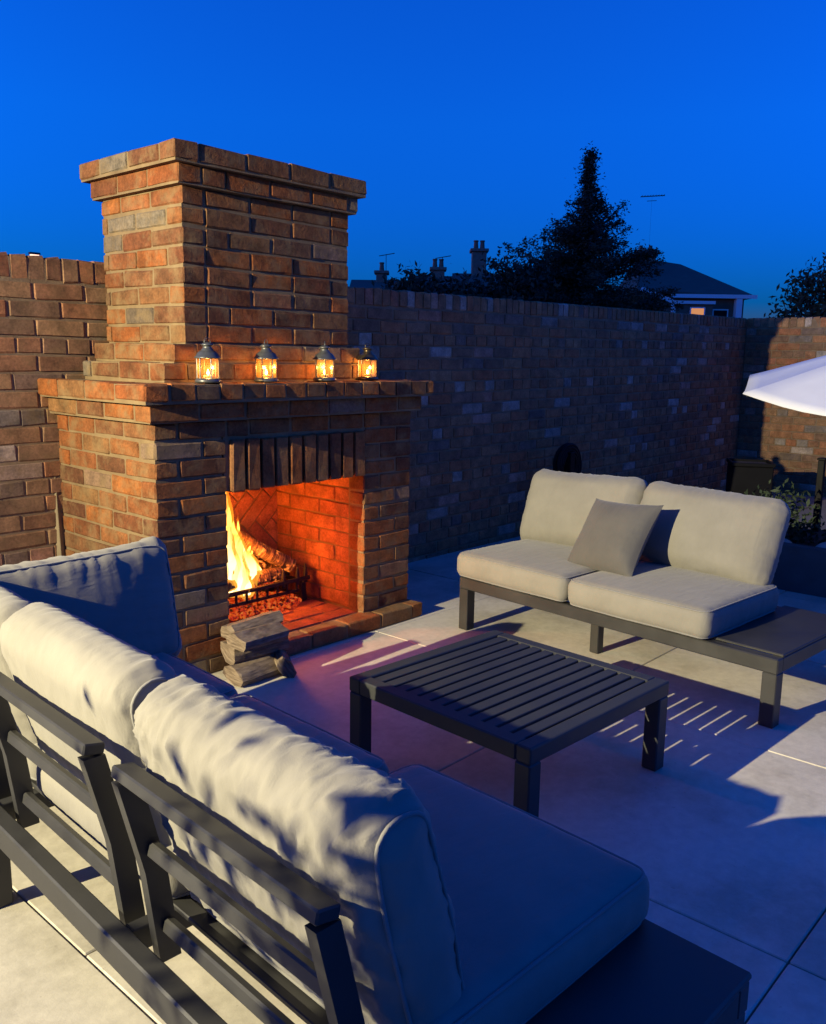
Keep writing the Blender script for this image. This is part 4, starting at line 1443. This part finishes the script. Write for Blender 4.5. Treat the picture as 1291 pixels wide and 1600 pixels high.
# ------------------------------------------------------------------ beyond the wall
def conifer(loc, H, label):
    root = tag(empty('conifer_tree', loc), label, 'tree')
    V, F = tube([(0, 0, 0), (0.05, 0, H * 0.4), (0, 0.05, H * 0.75), (0, 0, H * 0.97)], [0.22, 0.15, 0.07, 0.015], False, 8)
    mesh_obj('trunk', V, F, M_BARK, root)
    rr = random.Random(41)
    VF = ([], [])
    tv, tf = [], []
    def branch(z, L, az, el, dense=1.0, droop=0.15):
        d = Vector((math.cos(az) * math.cos(el), math.sin(az) * math.cos(el), math.sin(el)))
        n = max(3, int(L / 0.11))
        pp = []
        for i in range(n + 1):
            t = i / n
            pp.append(Vector((0, 0, z)) + d * (L * t) + Vector((0, 0, -droop * L * t * t)))
        v2, f2 = tube(pp, [0.03 * (1 - i / (n + 1)) + 0.004 for i in range(n + 1)], False, 5)
        tf.extend(tuple(x + len(tv) for x in f) for f in f2); tv.extend(v2)
        for i, p in enumerate(pp):
            t = i / n
            sp_ = (0.06 + 0.16 * math.sin(math.pi * min(1, t * 0.9 + 0.1))) * (0.7 + 0.3 * min(1.5, L / 1.5))
            leaf_mass(VF, [p], 0.115, int(40 * dense), sp_, rr.randint(0, 99999), 0.45)
    def radius(q):
        tab = [(1.0, 0.08), (0.93, 0.20), (0.84, 0.36), (0.77, 0.62), (0.69, 1.15), (0.61, 1.75), (0.53, 2.4), (0.44, 2.9), (0.2, 3.0)]
        for (a, ra_), (b, rb_) in zip(tab, tab[1:]):
            if q >= b: return ra_ + (rb_ - ra_) * (a - q) / (a - b)
        return 2.7
    z = 0.26 * H
    while z < 0.99 * H:
        q = z / H
        Lm = radius(q)
        for k in range(9 if q < 0.7 else 5):
            az = rr.uniform(0, 2 * math.pi)
            branch(z + rr.uniform(-.15, .15), Lm * rr.uniform(0.5, 1.1), az, R(rr.uniform(2, 26) if q < 0.72 else rr.uniform(15, 50)), 0.8 if q < 0.7 else 0.55, 0.1)
        z += 0.28 if q < 0.6 else 0.22
    # loose upswept sprays breaking the outline
    ar = math.atan2(-0.744, 0.668)
    for zq, L_, da, el_ in ((0.66, 1.7, 0.2, 42), (0.60, 1.5, -0.3, 30), (0.50, 2.2, 0.1, 20), (0.70, 1.0, 0.0, 28), (0.63, 1.4, math.pi + 0.3, 30), (0.55, 2.2, math.pi - 0.2, 22), (0.50, 2.8, math.pi + 0.1, 20), (0.46, 3.2, math.pi, 14), (0.74, 0.8, math.pi, 35)):
        branch(zq * H, L_, ar + da, R(el_), 0.6, 0.0)
    mesh_obj('crown', VF[0], VF[1], M_LEAF, root)
    mesh_obj('branches', tv, tf, M_BARK, root)['kind'] = 'stuff'
conifer((23.7, 12.6, -0.06), 7.95, 'tall dark conifer rising above the brick wall')
for i, (x, y, rx, h_, seed, lab) in enumerate((
        (19.0, 15.9, 1.25, 4.0, 51, 'dark bushy tree behind the wall, right of the first far chimney'),
        (20.0, 14.9, 1.2, 3.85, 52, 'dark bushy tree behind the wall, in front of the tallest far chimney'),
        (21.15, 13.55, 1.7, 4.45, 53, 'dark bushy tree behind the wall, hard left of the conifer'),
        (27.0, 6.0, 1.7, 4.45, 54, 'dark bushy tree behind the side wall at the right edge'))):
    rt_ = shrub('bushy_tree', (x, y, 1.3), rx, rx, h_ - 1.3, 1300, 0.22, M_LEAF, lab, 'tree', seed, 'trees beyond the wall')

VIEWR = Vector((0.668, -0.744, 0))    # across the view
def far_frame(loc, name, label, cat='house'):
    return tag(empty(name, loc, math.atan2(-0.744, 0.668)), label, cat)
# bungalow with hipped roof: local x runs across the view to the right, y away from the camera
h1 = far_frame((46.8, 22.7, -0.06), 'house', 'dark hipped roof house with white eaves right of the conifer')
box('wall', 0.1, 6.2, 0.4, 7.0, 0, 5.25, M_HWALL, h1, 0)
mesh_obj('roof', [(-0.3, 0.0, 5.55), (6.75, 0.0, 5.25), (6.75, 7.4, 5.25), (-0.3, 7.4, 5.55), (0.6, 3.6, 7.75), (3.2, 3.6, 7.4),
                  (-0.3, 0.0, 5.45), (6.75, 0.0, 5.15), (6.75, 7.4, 5.15), (-0.3, 7.4, 5.45)],
         [(0, 1, 5, 4), (1, 2, 5), (2, 3, 4, 5), (3, 0, 4), (6, 9, 8, 7), (0, 6, 7, 1), (1, 7, 8, 2), (2, 8, 9, 3), (3, 9, 6, 0)], M_ROOF, h1)
box('fascia', 1.7, 6.8, -0.08, -0.01, 5.1, 5.32, M_WHITE, h1, 0.0)
bm = bmesh.new()
bar(bm, (-0.2, -0.5, 5.55), (1.7, -0.5, 4.85), 0.08, 0.24, 0)
bm_obj('barge_board', bm, M_WHITE, h1)
box('gutter', 1.7, 4.2, -0.55, -0.42, 4.72, 4.90, M_WHITE, h1, 0.0)
box('porch', -0.25, 4.1, -0.41, 0.39, 0, 4.71, M_HWALL, h1, 0.0)
box('corner_post', 5.6, 5.95, -0.06, 0.39, 0, 5.08, M_WHITE, h1, 0.0)
box('downpipe', 1.62, 1.85, -0.60, -0.43, 0, 4.70, M_WHITE, h1, 0.0)
M_WINLIT = emis('lit_window', (1.0, 0.42, 0.18), 0.12)
wd = box('window', 2.75, 3.65, -0.44, -0.412, 3.3, 4.55, M_WHITE, h1, 0.0)
box('pane', 2.83, 3.57, -0.455, -0.4405, 3.38, 4.47, M_WINLIT, wd, 0.0)
wd2 = box('window', 4.35, 5.3, 0.36, 0.399, 3.1, 4.5, M_WHITE, h1, 0.0)
box('pane', 4.43, 5.22, 0.345, 0.3595, 3.18, 4.42, M_BLACK, wd2, 0.0)
ck = box('chimney', 0.45, 1.55, 3.3, 4.3, 6.4, 8.25, M_STACK, h1, 0.02)
for x in (0.7, 1.3):
    V, F = lathe([(0.14, 8.24), (0.11, 8.5), (0.13, 8.52), (0.0, 8.53)], 10)
    pt = mesh_obj('chimney_pot', V, F, M_POT, ck)
    pt.location = (x, 3.8, 0)
bm = bmesh.new()
bar(bm, (1.2, 3.8, 8.2), (1.2, 3.8, 11.6), 0.006, 0.006, 0, Vector((0, 1, 0)))
bar(bm, (0.5, 3.8, 11.45), (2.0, 3.8, 11.55), 0.03, 0.05, 0)
for i in range(9):
    x = 0.55 + i * 0.17
    bar(bm, (x, 3.5, 11.48 + i * 0.01), (x, 4.1, 11.48 + i * 0.01), 0.02, 0.02, 0)
bar(bm, (0.9, 3.8, 11.2), (1.5, 3.8, 11.24), 0.03, 0.03, 0)
bm_obj('television_aerial', bm, M_IRON, h1)
box('annexe_roof', -2.2, -0.55, -0.9, 1.2, 4.7, 5.15, M_WHITE, h1, 0.0)
box('annexe', -2.1, -0.6, -0.8, 1.1, 0, 4.69, M_HWALL, h1, 0.0)

def far_chimney_house(loc, label, cx, x0, x1, ztop, zeave, ridge, sw, pots, aerial=None, seed=0):
    h = far_frame(loc, 'house', label)
    box('wall', x0 + 0.2, x1 - 0.2, 0.3, 7.7, 0, zeave, M_HWALL, h, 0)
    mesh_obj('roof', [(x0, 0, zeave), (x1, 0, zeave), (x1, 8, zeave), (x0, 8, zeave), (x0, 4, ridge), (x1, 4, ridge)], [(0, 1, 5, 4), (2, 3, 4, 5), (3, 0, 4), (1, 2, 5), (0, 3, 2, 1)], M_ROOF, h)
    st = box('chimney', cx - sw / 2, cx + sw / 2, 3.4, 4.6, ridge - 0.6, ztop - 0.45, M_STACK, h, 0.02)
    box('chimney_cap', cx - sw / 2 - 0.14, cx + sw / 2 + 0.14, 3.26, 4.74, ztop - 0.4495, ztop - 0.25, M_STACK, st, 0.02)
    for k in range(pots):
        V, F = lathe([(0.18, ztop - 0.25), (0.14, ztop + 0.25), (0.18, ztop + 0.28), (0.17, ztop + 0.36), (0.0, ztop + 0.36)], 10)
        o = mesh_obj('chimney_pot', V, F, M_POT, st)
        o.location = (cx + (k - (pots - 1) / 2) * 0.45, 4.0, 0)
    if aerial:
        bm = bmesh.new()
        bar(bm, (cx + 0.3, 4, ztop - 0.3), (cx + 0.3, 4, ztop + aerial), 0.04, 0.04, 0, Vector((0, 1, 0)))
        bar(bm, (cx - 0.2, 4, ztop + aerial - 0.1), (cx + 0.9, 4, ztop + aerial + 0.1), 0.03, 0.05, 0)
        for i in range(5):
            x = cx - 0.15 + i * 0.24
            bar(bm, (x, 3.8, ztop + aerial - 0.09 + i * .04), (x, 4.2, ztop + aerial - 0.09 + i * .04), 0.025, 0.025, 0)
        bm_obj('television_aerial', bm, M_IRON, h)
    return h
far_chimney_house((39.6, 40.6, -0.06), 'far slate roof and chimney just right of the fireplace stack', 2.25, 0.1, 4.2, 7.6, 5.4, 6.75, 0.75, 1, 0.9)
far_chimney_house((42.6, 37.4, -0.06), 'far slate roof with middle chimney and aerial behind the bushy trees', 1.85, -0.1, 3.2, 7.9, 5.6, 7.1, 0.9, 2, 0.5)
far_chimney_house((44.9, 34.8, -0.06), 'far slate roofed house with the tallest pale chimney left of the conifer', 1.25, -0.6, 6.2, 9.2, 5.8, 7.3, 1.0, 2, None)

sl = tag(empty('street_lamp', (15.2, 33.3, -0.06)), 'distant lit street lamp head just above the left wall top', 'lamp')
V, F = tube([(0, 0, 0), (0, 0, 5.1), (0.1, 0, 5.25)], [0.07, 0.045, 0.04], False, 8)
mesh_obj('column', V, F, M_METAL, sl)
box('lamp_head', -0.22, 0.22, -0.08, 0.08, 5.27, 5.36, M_METAL, sl, 0.01)
box('lens', -0.17, 0.17, -0.06, 0.06, 5.225, 5.2695, emis('street_lamp_lens', (1.0, 0.55, 0.4), 0.5), sl, 0.005)
